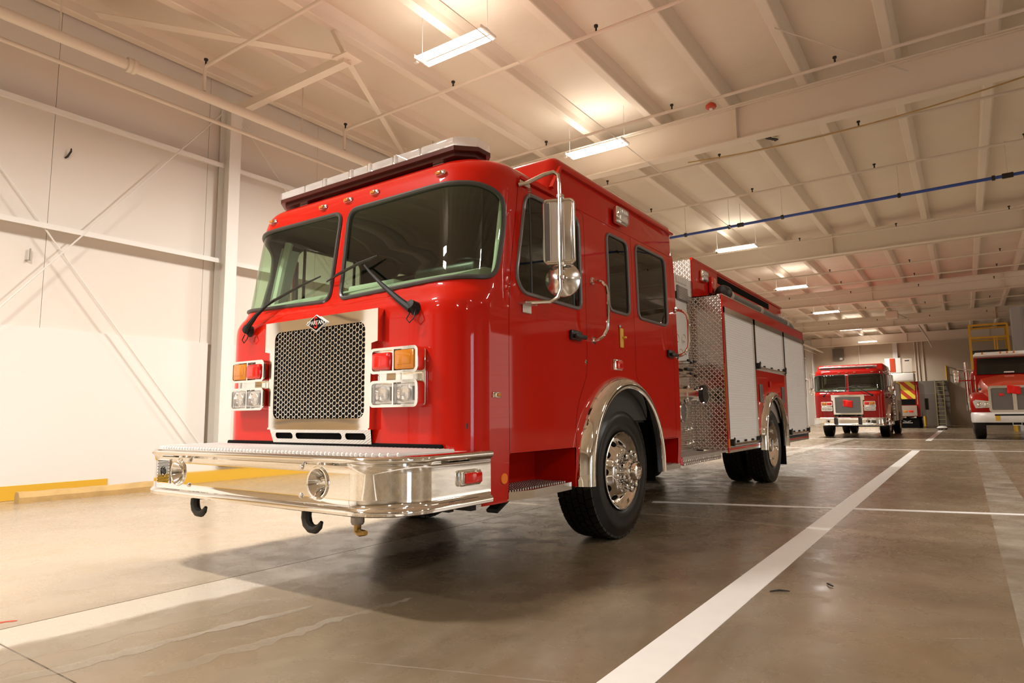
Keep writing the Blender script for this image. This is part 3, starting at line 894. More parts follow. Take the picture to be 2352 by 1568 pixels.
def cab_outline():
    lo = lower_edge(1)
    up = [(VR, 1.0), (VR, 1.5), (VR, 1.8), (VR, 2.2), (VR, 2.46), (VR, 2.56), (VR, 2.62), (VR, 2.68), (VR, 2.74), (VR, 2.795)]
    R_ = []
    pts = lo[:-2] + up
    for i in range(len(pts) - 1):
        R_ += resample([pts[i], pts[i + 1]], 0.06)[:max(1, int(math.ceil(math.hypot(pts[i + 1][0] - pts[i][0], pts[i + 1][1] - pts[i][1]) / 0.06)))]
    R_.append(pts[-1])
    # points ahead of the corner are given by v as well: convert with the corner angle
    def cv(v, t, sg):
        z, v0, w, r = prof(t)
        if v >= v0 + r: return sv(v, t, sg)
        a = math.acos(max(-1, min(1, (v0 + r - v) / r)))
        return sg * (FS + QS * a / (PI / 2))
    right = [(cv(v, t, 1), t) for v, t in R_]
    left = [(-a, b) for a, b in right][::-1]
    top = [(right[-1][0] * (1 - 2 * i / 60.0), 2.795) for i in range(1, 60)]
    return [(0.0, 0.78)] + right + top + left
holes = [WS[1], WS[-1]]
for sg in (-1, 1):
    holes += [side(DOOR1, sg, 0.04), side(DOOR2, sg, 0.04), side(WIN2, sg, 0.03)]
cab = surface('cab', cab_s, cab_outline(), holes, LINES, 'red', ENG, 0.06)
# roof of the low front part and the rear wall
mb = MB()
ring = [Vector(cab_s(a, 2.795)) for a in [sv(VR, 2.795, 1) * (1 - 2 * i / 80.0) for i in range(81)]]
mb.add(ring, [tuple(range(len(ring)))])
mb.build('cab_roof', 'red', ENG, smooth=None)
mb = MB()
zz = [0.49, 1.0, 1.6, 2.0, 2.46, 2.56, 2.62, 2.68, 2.74, 2.795]
pr = [(prof(t)[2], VR, prof(t)[0]) for t in zz]
mb.add(pr + [(-a, b, c) for a, b, c in pr[::-1]], [tuple(range(2 * len(pr)))])
mb.build('cab_rear_wall', 'red', ENG, smooth=None)

def grow(poly, d):
    """offset a closed outline by d (positive outwards)"""
    out = []; k = len(poly)
    area = sum(poly[i][0] * poly[(i + 1) % k][1] - poly[(i + 1) % k][0] * poly[i][1] for i in range(k))
    sgn = 1 if area > 0 else -1
    for i in range(k):
        a, b = Vector(poly[i - 1]), Vector(poly[(i + 1) % k])
        t = (b - a)
        if t.length < 1e-9: out.append(poly[i]); continue
        t.normalize()
        out.append((poly[i][0] + t.y * d * sgn, poly[i][1] - t.x * d * sgn))
    return out
def window(name, outline, glassmat, parent, seal='seal', r=0.013, inset=0.004):
    g = surface(name, cab_s, outline, [], LINES, glassmat, parent, 0.05, offset=-0.004)
    pts = on_surface(cab_s, resample(outline, 0.035), 0.003)
    MB().tube(pts, r, 7, closed=True).build('window_seal', seal, g)
    return g
for sg in (-1, 1):
    window('windshield', WS[sg], 'wind', ENG, 'seal', 0.0155)
    d = surface('front_door', cab_s, side(grow(DOOR1, -0.004), sg, 0.04), [side(WIN1, sg, 0.03)], LINES, 'red', ENG, 0.05)
    g = window('door_window', side(WIN1, sg, 0.03), 'tint', d, 'grey_trim', 0.014)
    for vv in (0.74, 1.315):
        pts = [Vector(cab_s(sv(vv, t, sg), t)) + Vector((-sg * 0.012, 0, 0)) for t in (1.80, 2.0, 2.25, 2.50)]
        MB().tube(pts, 0.014, 6).build('window_divider', 'black', d)
    d2 = surface('rear_door', cab_s, side(grow(DOOR2, -0.004), sg, 0.04), [side(WIN3, sg, 0.03)], LINES, 'red', ENG, 0.05)
    window('door_window', side(WIN3, sg, 0.03), 'tint', d2, 'grey_trim', 0.013)
    window('side_window', side(WIN2, sg, 0.03), 'tint', ENG, 'grey_trim', 0.013)
    # grab rails
    for (dd, yv) in ((d, 1.60), (d2, 3.385)):
        pts = []
        base = [(1.222, 2.045), (1.27, 2.04), (1.315, 2.02), (1.345, 1.98), (1.355, 1.92), (1.355, 1.72), (1.345, 1.66), (1.315, 1.61), (1.27, 1.585), (1.222, 1.575)]
        MB().tube([(sg * u, yv, z) for u, z in base], 0.016, 10).build('grab_rail', 'chrome', ENG)
        for zz_ in (2.045, 1.575):
            MB().lathe([(0.0, 0.012), (0.030, 0.012), (0.032, 0.0)], (sg * 1.222, yv, zz_), (sg, 0, 0), 14).build('rail_flange', 'chrome', ENG)
    for yv in (1.30, 3.19):
        h = MB().rbox((sg * 1.238, yv, 1.585), (0.03, 0.16, 0.075), 0.014, 2).build('door_handle', 'black', d if yv < 2 else d2)
        MB().rbox((sg * 1.268, yv + 0.02, 1.575), (0.035, 0.17, 0.035), 0.014, 2).build('lever', 'black', h)
    # drip rails
    MB().bar((sg * 1.218, 0.62, 2.592), (sg * 1.218, 1.06, 2.592), 0.016, 0.022).build('drip_rail', 'red', ENG)
    MB().bar((sg * 1.214, 1.155, 2.832), (sg * 1.214, VR - 0.02, 2.832), 0.030, 0.020).build('drip_rail', 'red', ENG)
    MB().bar((sg * 1.214, 1.155, 2.832), (sg * 1.212, 1.03, 2.64), 0.030, 0.024).build('drip_rail', 'red', ENG)
# raised roof behind the front seats
bm = bmesh.new()
bmesh.ops.create_cube(bm, size=1.0)
for p in bm.verts:
    top = p.co.z > 0; fr = p.co.y < 0
    p.co = Vector(((1.2062 if not top else 1.204) * (1 if p.co.x > 0 else -1), (1.125 if top else 0.965) if fr else VR + 0.002, 2.935 if top else 2.585))
ed = [e for e in bm.edges if not (e.verts[0].co.z < 2.7 and e.verts[1].co.z < 2.7)]
bmesh.ops.bevel(bm, geom=ed, offset=0.075, segments=4, profile=0.5, affect='EDGES')
me = bpy.data.meshes.new('raised_roof'); bm.to_mesh(me); bm.free()
me.polygons.foreach_set('use_smooth', [True] * len(me.polygons)); me.set_sharp_from_angle(angle=R(40))
link_mesh('raised_roof', me, 'red', ENG)

# ------------------------------------------------------------------ inside the cab
inn = [(0.0, 0.85)] + [(1.40 * i / 20.0, 0.85) for i in range(1, 20)]
def inner_outline():
    pts = [(VR - 0.05, t) for t in (0.95, 1.5, 2.0, 2.46, 2.60)]
    right = [(0.0, 0.95), (FS, 0.95), (FS + QS, 0.95)] + [(sv(v, t, 1), t) for v, t in pts]
    left = [(-a, b) for a, b in right][::-1]
    return resample(right, 0.3)[:1] + right[1:] + left[:-1]
surface('cab_lining', cab_s, inner_outline(), [grow(WS[1], 0.004), grow(WS[-1], 0.004)] + [grow(side(wn, sg, 0.03), 0.004) for sg in (-1, 1) for wn in (WIN1, WIN2, WIN3)],
        LINES, 'interior', ENG, 0.05, offset=-0.016)
MB().span((-1.17, 0.1, 0.93), (1.17, VR - 0.04, 0.96)).build('cab_floor', 'interior', ENG, smooth=None)
MB().span((-1.19, VR - 0.07, 0.96), (1.19, VR - 0.05, 2.60)).build('cab_back_panel', 'interior', ENG, smooth=None)
ring = [Vector(cab_s(a, 2.585)) for a in [sv(VR - 0.04, 2.585, 1) * (1 - 2 * i / 60.0) for i in range(61)]]
MB().prism([(p.x * 0.986, p.y + (0.012 if p.y < 1 else 0)) for p in ring], (0, 0, 2.583), (1, 0, 0), (0, 1, 0), (0, 0, 0.015)).build('headliner', 'interior', ENG, smooth=None)
db = MB().prism([(0.13, 1.60), (0.62, 1.60), (0.66, 1.96), (0.60, 1.99), (0.50, 1.985), (0.14, 1.865)], (-1.01, 0, 0), (0, 1, 0), (0, 0, 1), (2.02, 0, 0)).build('dashboard', 'dash', ENG, smooth=30)
MB().rbox((0.66, 0.58, 1.99), (0.60, 0.20, 0.14), 0.05, 3).build('instrument_hood', 'black', db)
MB().rbox((-0.05, 0.54, 1.985), (0.50, 0.16, 0.05), 0.02, 2).build('vent_strip', 'dash', db)
MB().rbox((0, 1.1, 1.28), (0.80, 1.5, 0.66), 0.10, 3).build('engine_cover', 'interior', ENG)
for sg in (-1, 1):
    pts = [Vector(cab_s(sg * 1.375, t)) + Vector((-sg * 0.055, 0.05, 0)) for t in (1.80, 2.0, 2.25, 2.50)]
    MB().tube(pts, 0.035, 8).build('pillar_trim', 'pillar', ENG)
    pp = [(1.385, 1.81), (sv(0.56, 1.81), 1.81), (sv(0.54, 1.90), 1.90), (sv(0.675, 2.46), 2.46), (1.385, 2.46)]
    surface('pillar_cover', cab_s, [(sg * a, b) for a, b in pp][::sg], [], LINES, 'pillar', ENG, 0.06, offset=-0.024)
    st = MB().rbox((sg * 0.80, 1.25, 1.42), (0.52, 0.52, 0.16), 0.06, 3).build('cab_seat', 'seat', ENG)
    MB().rbox((sg * 0.80, 1.50, 1.82), (0.50, 0.15, 0.74), 0.07, 3, Matrix.Rotation(R(-8), 3, 'X')).build('backrest', 'seat', st)
    MB().rbox((sg * 0.80, 1.56, 2.25), (0.30, 0.11, 0.20), 0.05, 3).build('headrest', 'seat', st)
    MB().rbox((sg * 0.80, 1.28, 1.15), (0.40, 0.42, 0.40), 0.02, 1).build('seat_base', 'interior', st)
a = [(math.cos(2 * PI * i / 28), math.sin(2 * PI * i / 28)) for i in range(28)]
c0 = Vector((0.72, 0.80, 1.98)); n = Vector((0, 0.55, 0.83)).normalized(); e1 = Vector((1, 0, 0)); e2 = n.cross(e1)
sw = MB().tube([c0 + (e1 * p + e2 * q) * 0.22 for p, q in a], 0.016, 8, closed=True).build('steering_wheel', 'black', ENG)
for k in range(3):
    an = PI / 2 + 2 * PI * k / 3
    MB().tube([c0, c0 + (e1 * math.cos(an) + e2 * math.sin(an)) * 0.22], 0.013, 6).build('spoke', 'black', sw)
MB().tube([c0, c0 - n * 0.35], 0.03, 8).build('steering_column', 'black', sw)

# ------------------------------------------------------------------ windscreen wipers
for (pu, el, tip1, bl0, bl1) in ((-0.85, (-0.62, 0.045, 1.885), None, (-0.80, 0.055, 1.83), (-0.14, 0.075, 2.00)), (0.85, (0.30, 0.085, 2.02), None, (-0.08, 0.082, 1.955), (0.42, 0.09, 2.07))):
    pv = Vector((pu, -0.035, 1.648))
    wp = MB().lathe([(0.0, 0.07), (0.030, 0.065), (0.036, 0.03), (0.045, 0.0)], (pu, 0.012, 1.655), (0, -0.9, 0.35), 12).build('wiper', 'wiper', ENG)
    e = Vector(el); mid = pv.lerp(e, 0.5) + Vector((0, -0.035, 0.0))
    arm = MB().tube([pv, pv.lerp(mid, 0.35) + Vector((0, -0.012, 0)), mid, pv.lerp(e, 0.8) + Vector((0, -0.022, 0)), e], [0.026, 0.021, 0.015, 0.010, 0.008], 8).build('wiper_arm', 'wiper', wp)
    b0, b1 = Vector(bl0), Vector(bl1)
    MB().tube([b0, b0.lerp(b1, 0.3) + Vector((0, -0.02, 0)), b0.lerp(b1, 0.7) + Vector((0, -0.02, 0)), b1], [0.005, 0.010, 0.010, 0.005], 6).build('wiper_blade', 'black', wp)
    MB().tube([pv + Vector((0.0, -0.01, -0.02)), pv + Vector((-0.025, -0.015, -0.06)), pv + Vector((0.0, -0.015, -0.085)), pv + Vector((0.035, -0.015, -0.06)), pv + Vector((0.03, 0.01, 0.0))], 0.004, 5).build('washer_hose', 'black', wp)
# marker lights on the brow
for u in (-0.883, -0.275, 0.0, 0.275, 0.883):
    s = u / (prof(2.56)[2] - prof(2.56)[3]) * FS
    if abs(s) > FS: s = math.copysign(FS + 0.001, s)
    p = Vector(cab_s(s, 2.565)); p.x = u
    lm = MB().rbox((p.x, p.y - 0.008, p.z), (0.085, 0.03, 0.036), 0.014, 2, Matrix.Rotation(R(-14), 3, 'X')).build('marker_light', 'chrome', ENG)
    MB().rbox((p.x - 0.004, p.y - 0.026, p.z - 0.002), (0.046, 0.016, 0.022), 0.007, 2).build('amber_lens', 'amber', lm)

# ------------------------------------------------------------------ light bar on the roof
LBV = 0.43
lb = MB().prism([(-0.92, -0.15), (0.92, -0.15), (1.035, -0.03), (1.035, 0.10), (0.97, 0.16), (-0.97, 0.16), (-1.035, 0.10), (-1.035, -0.03)], (0, LBV, 2.745), (1, 0, 0), (0, 1, 0), (0, 0, 0.03)).build('light_bar', 'bar_base', ENG, smooth=30)
MB().prism([(-0.90, -0.12), (0.90, -0.12), (1.0, -0.02), (1.0, 0.10), (-1.0, 0.10), (-1.0, -0.02)], (0, LBV, 2.718), (1, 0, 0), (0, 1, 0), (0, 0, 0.026)).build('base_rail', 'bar_base', lb, smooth=30)
for sg in (-1, 1):
    MB().rbox((sg * 0.72, LBV, 2.706), (0.10, 0.16, 0.03), 0.006, 1).build('mounting_foot', 'alu_satin', lb)
segs = [(-0.92, -0.62), (-0.62, -0.40), (-0.36, -0.10), (-0.06, 0.10), (0.14, 0.36), (0.40, 0.62), (0.62, 0.92)]
for (a0, a1) in segs:
    MB().rbox(((a0 + a1) / 2, LBV, 2.806), (a1 - a0 - 0.008, 0.30, 0.062), 0.012, 2).build('lens', 'clear', lb)
for sg in (-1, 1):
    poly = [(0.925, -0.15), (1.03, -0.035), (1.03, 0.10), (0.97, 0.15), (0.925, 0.15)]
    MB().prism([(sg * a, b) for a, b in poly], (0, LBV, 2.775), (1, 0, 0), (0, 1, 0), (0, 0, 0.062)).build('end_lens', 'clear', lb, smooth=30)
for uu in (-0.38, -0.08, 0.12, 0.38):
    MB().rbox((uu, LBV, 2.808), (0.032, 0.308, 0.070), 0.008, 1).build('lens_clip', 'clear', lb)
for uu in (-0.85, -0.70, -0.52, -0.22, 0.02, 0.25, 0.52, 0.70, 0.85):
    MB().rbox((uu, LBV - 0.05, 2.80), (0.12, 0.10, 0.040), 0.008, 1).build('led_module', 'led', lb)

# ------------------------------------------------------------------ front bumper: one bent sheet with rolled lips
BW, BF, BRAD = 1.245, -0.58, 0.30       # half width, front position, corner radius
BTAB = [(0.0, 0.506, -0.030), (0.01, 0.500, 0.0), (0.03, 0.507, 0.016), (0.05, 0.527, 0.018), (0.068, 0.540, 0.008), (0.08, 0.546, 0.0), (0.29, 0.752, 0.0), (0.305, 0.760, 0.008), (0.325, 0.772, 0.020),
        (0.345, 0.788, 0.022), (0.365, 0.800, 0.010), (0.38, 0.803, -0.010), (0.40, 0.803, -0.035)]
def bprof(t):
    if t <= 0: return BTAB[0][1:]
    for a, b in zip(BTAB, BTAB[1:]):
        if t <= b[0]:
            x = (t - a[0]) / (b[0] - a[0])
            return (a[1] + (b[1] - a[1]) * x, a[2] + (b[2] - a[2]) * x)
    return BTAB[-1][1:]
BFS = BW - BRAD; BQ = BRAD * PI / 2
def bump_s(s, t):
    z, o = bprof(t)
    q = abs(s); sg = 1 if s >= 0 else -1
    r = BRAD + o
    if q <= BFS: u, v = q, BF - o
    elif q <= BFS + BQ:
        a = (q - BFS) / BRAD
        u, v = BFS + r * math.sin(a), BF + BRAD - r * math.cos(a)
    else: u, v = BW + o, BF + BRAD + (q - BFS - BQ)
    return (sg * u, v, z)
BEND = BFS + BQ + 0.23 - (BF + BRAD)     # runs back to y = 0.23
def tz(z): return 0.08 + (z - 0.546) / (0.752 - 0.546) * 0.21
circ = lambda c, z, r, n=28: [(c + r * math.cos(2 * PI * i / n), tz(z) + r * math.sin(2 * PI * i / n)) for i in range(n)]
horn_holes = [circ(0.705, 0.657, 0.076), circ(-0.70, 0.657, 0.076)]
ol = [(-BEND, 0.08), (BEND, 0.08), (BEND, 0.29), (-BEND, 0.29)]
sl = [i * 0.0785 for i in range(13)] + [BFS + BQ * i / 20 for i in range(21)] + [BFS + BQ + 0.08 * i for i in range(1, 7)]
sl = sorted({round(g * s, 4) for s in sl for g in (-1, 1)})
BUMP = surface('bumper', bump_s, ol, horn_holes, (sl, [0.12, 0.155, 0.185, 0.215, 0.25]), 'chrome', ENG, 0.04)
for ts, nm in (([0.0, 0.005, 0.01, 0.02, 0.03, 0.04, 0.05, 0.06, 0.068, 0.08], 'lower_lip'), ([0.29, 0.298, 0.305, 0.315, 0.325, 0.335, 0.345, 0.355, 0.365, 0.373, 0.38, 0.40], 'upper_lip')):
    ss = sorted(set(sl + [-BEND, BEND])); vs = [bump_s(s, t) for s in ss for t in ts]; n = len(ts)
    MB().add(vs, [(i * n + j, (i + 1) * n + j, (i + 1) * n + j + 1, i * n + j + 1) for i in range(len(ss) - 1) for j in range(n - 1)]).build(nm, 'chrome', BUMP, smooth=60)
# ribbed deck on top of the bumper: two wide plates of pressed ribs
def deck(ua, ub, name):
    mb = MB(); pitch = 0.034; n = int((ub - ua) / pitch)
    for i in range(n + 1):
        u = ua + pitch * i
        f = BF + 0.03 if abs(u) < BFS else BF + BRAD - math.sqrt(max(0, (BRAD - 0.03) ** 2 - (abs(u) - BFS) ** 2))
        mb.rbox((u, (f + 0.0) / 2 + 0.0, 0.808), (0.019, abs(f), 0.020), 0.006, 1)
    return mb
pl = MB()
outl = [(-BFS, BF + 0.02)] + [(BFS + (BRAD - 0.02) * math.sin(a), BF + BRAD - (BRAD - 0.02) * math.cos(a)) for a in [PI / 2 * i / 8 for i in range(9)]] + [(BW - 0.02, 0.10), (-BW + 0.02, 0.10)] + [(-BFS - (BRAD - 0.02) * math.sin(a), BF + BRAD - (BRAD - 0.02) * math.cos(a)) for a in [PI / 2 * i / 8 for i in range(8, -1, -1)]][:-1]
pl.prism(outl, (0, 0, 0.790), (1, 0, 0), (0, 1, 0), (0, 0, 0.010))
DK = pl.build('bumper_deck', 'deck', ENG, smooth=None)
tag(deck(-1.19, 1.19, 'rib').build('deck_ribs', 'deck', DK, smooth=30), kind='stuff')
MB().rbox((0, -0.004, 0.815), (2.16, 0.022, 0.05), 0.008, 1).build('rubber_gap_strip', 'matt_black', ENG)
for sg in (-1, 1):
    for (uu, zz) in ((0.565, 0.735), (0.565, 0.583)):
        MB().lathe([(0.0, 0.012), (0.010, 0.010), (0.015, 0.004), (0.015, 0.0)], (sg * uu, BF, zz), (0, -1, 0), 12).build('bumper_bolt', 'alu', BUMP)
    u0 = 0.705 if sg > 0 else -0.70
    hn = MB().lathe([(0.083, -0.010), (0.088, 0.002), (0.083, 0.010), (0.074, 0.008), (0.066, -0.005), (0.045, -0.035), (0.028, -0.075), (0.018, -0.12), (0.014, -0.16), (0.0, -0.16)], (u0, BF, 0.657), (0, -1, 0), 36).build('air_horn', 'chrome', ENG)
    MB().lathe([(0.0, -0.10), (0.020, -0.105), (0.020, -0.12)], (u0, BF, 0.657), (0, -1, 0), 12).build('horn_throat', 'dark_steel', hn)
    # tow hooks
    hk = [(-0.045 + 0.0, 0.53), (-0.05, 0.49), (-0.052, 0.455), (-0.04, 0.42), (-0.01, 0.397), (0.03, 0.395), (0.06, 0.412), (0.078, 0.438)]
    uc = 0.565 if sg > 0 else -0.575
    MB().tube([(uc + a, -0.50, b) for a, b in hk], [0.028, 0.028, 0.029, 0.029, 0.027, 0.024, 0.018, 0.010], 9).build('tow_hook', 'hook_black', ENG)
    # red marker on the bumper end
    ml = MB().rbox((sg * (BW + 0.012), 0.02, 0.660), (0.030, 0.185, 0.088), 0.022, 3).build('marker_light', 'chrome', BUMP)
    MB().rbox((sg * (BW + 0.030), 0.03, 0.660), (0.022, 0.145, 0.062), 0.010, 2).build('red_lens', 'red_lens', BUMP)
    # orange reflector on the cab corner post
    MB().lathe([(0.0, 0.006), (0.032, 0.006), (0.034, 0.0)], (sg * 1.2145, 0.405, 0.620), (sg, 0, 0), 20).build('side_reflector', 'orange', ENG)
    MB().rbox((sg * 1.226, 0.32, 1.128), (0.014, 0.080, 0.036), 0.006, 2).build('corner_marker', 'chrome', ENG)
    MB().rbox((sg * 1.235, 0.335, 1.128), (0.012, 0.040, 0.022), 0.005, 2).build('corner_marker_lens', 'amber', ENG)
    mk = MB().rbox((sg * 1.232, 2.00, 1.408), (0.022, 0.150, 0.092), 0.010, 2).build('side_marker', 'chrome', ENG)
    MB().rbox((sg * 1.245, 2.015, 1.408), (0.020, 0.105, 0.070), 0.008, 2).build('red_lens', 'red_lens', mk)
# siren speaker grille at the outer end of the bumper: slots with a round emblem in the middle
sp = MB().rbox((-0.875, BF - 0.004, 0.657), (0.155, 0.012, 0.160), 0.005, 1).build('siren_grille', 'chrome', ENG)
mb = MB()
for r_ in range(15):
    z = 0.590 + 0.0096 * r_
    for c in range(7):
        u = -0.875 - 0.062 + 0.0205 * c + (0.004 if r_ % 2 else -0.004)
        if (u + 0.875) ** 2 + (z - 0.657) ** 2 < 0.033 ** 2: continue
        mb.box((u, BF - 0.0105, z), (0.0135, 0.003, 0.0048))
tag(mb.build('slots', 'matt_black', sp, smooth=None), kind='stuff')
mb = MB().lathe([(0.026, 0.0), (0.030, 0.004), (0.034, 0.0)], (-0.875, BF - 0.010, 0.657), (0, -1, 0), 24)
mb.bar((-0.895, BF - 0.013, 0.674), (-0.858, BF - 0.013, 0.640), 0.006, 0.009, (0, 1, 0)).bar((-0.893, BF - 0.013, 0.676), (-0.893, BF - 0.013, 0.640), 0.006, 0.006, (0, 1, 0)).bar((-0.872, BF - 0.013, 0.680), (-0.860, BF - 0.013, 0.655), 0.006, 0.006, (0, 1, 0))
mb.build('emblem', 'dark_steel', sp)
# things hanging below the bumper
vl = MB().lathe([(0.0, 0.0), (0.030, 0.0), (0.036, 0.012), (0.036, 0.04), (0.028, 0.045), (0.028, 0.09), (0.0, 0.09)], (0.86, -0.44, 0.435), (0, 0, 1), 14).build('drain_valve', 'steel', ENG)
MB().tube([(0.86, -0.44, 0.435), (0.86, -0.44, 0.40), (0.885, -0.445, 0.395), (0.94, -0.455, 0.400)], [0.020, 0.020, 0.020, 0.014], 8).build('brass_elbow', 'brass', vl)
for k, (uu, vv, sx) in enumerate(((0.80, 0.10, 0.5), (1.06, 0.16, 0.22))):
    MB().box((uu, vv, 0.468 + k * 0.01), (sx, 0.05, 0.045)).build('hanger_bar', 'dark_steel', ENG, smooth=None)
# frame rails, axles and underbody
for sg in (-1, 1):
    MB().span((sg * 0.38, -0.5, 0.55), (sg * 0.46, 9.6, 0.80)).build('frame_rail', 'dark_steel', ENG, smooth=None)
MB().rbox((0, 2.09, 0.48), (1.9, 0.14, 0.14), 0.03, 2).build('front_axle', 'dark_steel', ENG)
MB().tube([(-0.95, 7.19, 0.53), (0.95, 7.19, 0.53)], 0.085, 12).build('rear_axle', 'dark_steel', ENG)
MB().lathe([(0.0, -0.2), (0.14, -0.17), (0.20, 0.0), (0.14, 0.17), (0.0, 0.2)], (0, 7.19, 0.53), (0, 1, 0), 18).build('differential', 'dark_steel', ENG)
MB().rbox((0, 1.7, 0.78), (0.80, 2.2, 0.5), 0.05, 1).build('engine_block', 'dark_steel', ENG)
MB().lathe([(0.0, 0), (0.12, 0.01), (0.14, 0.05), (0.14, 0.22), (0.0, 0.23)], (0.55, 1.0, 0.50), (0, 1, 0), 16).build('air_tank', 'dark_steel', ENG)
MB().rbox((0.9, 0.85, 0.435), (0.10, 0.34, 0.03), 0.01, 1, Matrix.Rotation(R(25), 3, 'X')).build('mud_deflector', 'dark_steel', ENG)

# ------------------------------------------------------------------ grille
GV = -0.050
gr = [(-0.58, 1.682), (-0.58, 1.475), (-0.525, 1.465), (-0.515, 0.925), (0.515, 0.925), (0.525, 1.465), (0.58, 1.475), (0.58, 1.682)]
GH = rrect(0.935, 0.612, 0.055, 5, 0.0, 1.301)
flat = lambda a, b: (a, GV, b)
glines = ([-0.55 + 0.11 * i for i in range(11)], [0.95 + 0.1 * i for i in range(8)])
gb = surface('grille', flat, gr[::-1], [GH], glines, 'chrome_sheet', ENG, 0.06)
mb = MB()                                # returns along the sides of the chrome sheet
for i in range(len(gr)):
    a, b = gr[i], gr[(i + 1) % len(gr)]
    mb.add([(a[0], GV, a[1]), (b[0], GV, b[1]), (b[0], 0.0, b[1]), (a[0], 0.0, a[1])], [(0, 1, 2, 3)])
mb.build('grille_edge', 'chrome', gb, smooth=None)
MB().box((0, -0.006, 1.30), (1.02, 0.008, 0.73)).build('radiator_core', 'grille_back', gb, smooth=None)
mb = MB(); hp = 0.0345; cxs = hp * 0.866; t = 0.0032
for i in range(-19, 20):
    for j in range(-12, 13):
        hx = i * cxs; hz = 1.301 + j * hp + (hp / 2 if i % 2 else 0)
        if not inside((hx, hz), grow(GH, 0.014)): continue
        O, I, I2, O2 = [], [], [], []
        R0 = hp / math.sqrt(3); R1 = R0 - t
        vs = []
        for k in range(6):
            a = PI / 3 * k
            vs += [(hx + R0 * math.cos(a), GV + 0.006, hz + R0 * math.sin(a)), (hx + R1 * math.cos(a), GV + 0.005, hz + R1 * math.sin(a)), (hx + R1 * math.cos(a), GV + 0.020, hz + R1 * math.sin(a))]
        fs = []
        for k in range(6):
            n_ = (k + 1) % 6
            fs += [(3 * k, 3 * n_, 3 * n_ + 1, 3 * k + 1), (3 * k + 1, 3 * n_ + 1, 3 * n_ + 2, 3 * k + 2)]
        mb.add(vs, fs)
hm = mb.build('hexagon_mesh', 'chrome', gb, smooth=20, fix=False)
tag(hm, kind='stuff')
# lower grille panel with three slots
lg = [(-0.50, 0.828), (0.50, 0.828), (0.515, 0.925), (-0.515, 0.925)]
sh = [rrect(0.19, 0.042, 0.020, 4, -0.365, 0.880), rrect(0.47, 0.042, 0.020, 4, 0.0, 0.880), rrect(0.19, 0.042, 0.020, 4, 0.365, 0.880)]
lo = surface('lower_grille', lambda a, b: (a, GV + 0.012 + (0.925 - b) * 0.25, b), lg, sh, glines, 'chrome_sheet', ENG, 0.05)
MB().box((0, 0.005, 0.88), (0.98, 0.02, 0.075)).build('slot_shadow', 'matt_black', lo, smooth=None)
MB().bar((-0.515, GV - 0.004, 0.928), (0.515, GV - 0.004, 0.928), 0.008, 0.012).build('grille_bead', 'chrome', gb)
# badge: dark lozenge with a red stroke letter and the maker's name
bd = MB().prism([(0.105, 0), (0, 0.058), (-0.105, 0), (0, -0.058)], (0, GV - 0.003, 1.636), (1, 0, 0), (0, 0, 1), (0, -0.010, 0)).build('badge', 'white_letter', ENG, smooth=None)
MB().prism([(0.094, 0), (0, 0.051), (-0.094, 0), (0, -0.051)], (0, GV - 0.013, 1.636), (1, 0, 0), (0, 0, 1), (0, -0.003, 0)).build('badge_field', 'matt_black', bd, smooth=None)
me = text_mesh('S', 0.115, 0.0006); o = link_mesh('badge_initial', me, 'flag', bd); o.location = (0, GV - 0.0172, 1.635); o.rotation_euler = (PI / 2, 0, 0); o.scale = (0.75, 1, 1)
me = text_mesh('SPARTAN', 0.040, 0.0008); o = link_mesh('badge_name', me, 'white_letter', bd); o.location = (0, GV - 0.0195, 1.636); o.rotation_euler = (PI / 2, 0, 0)

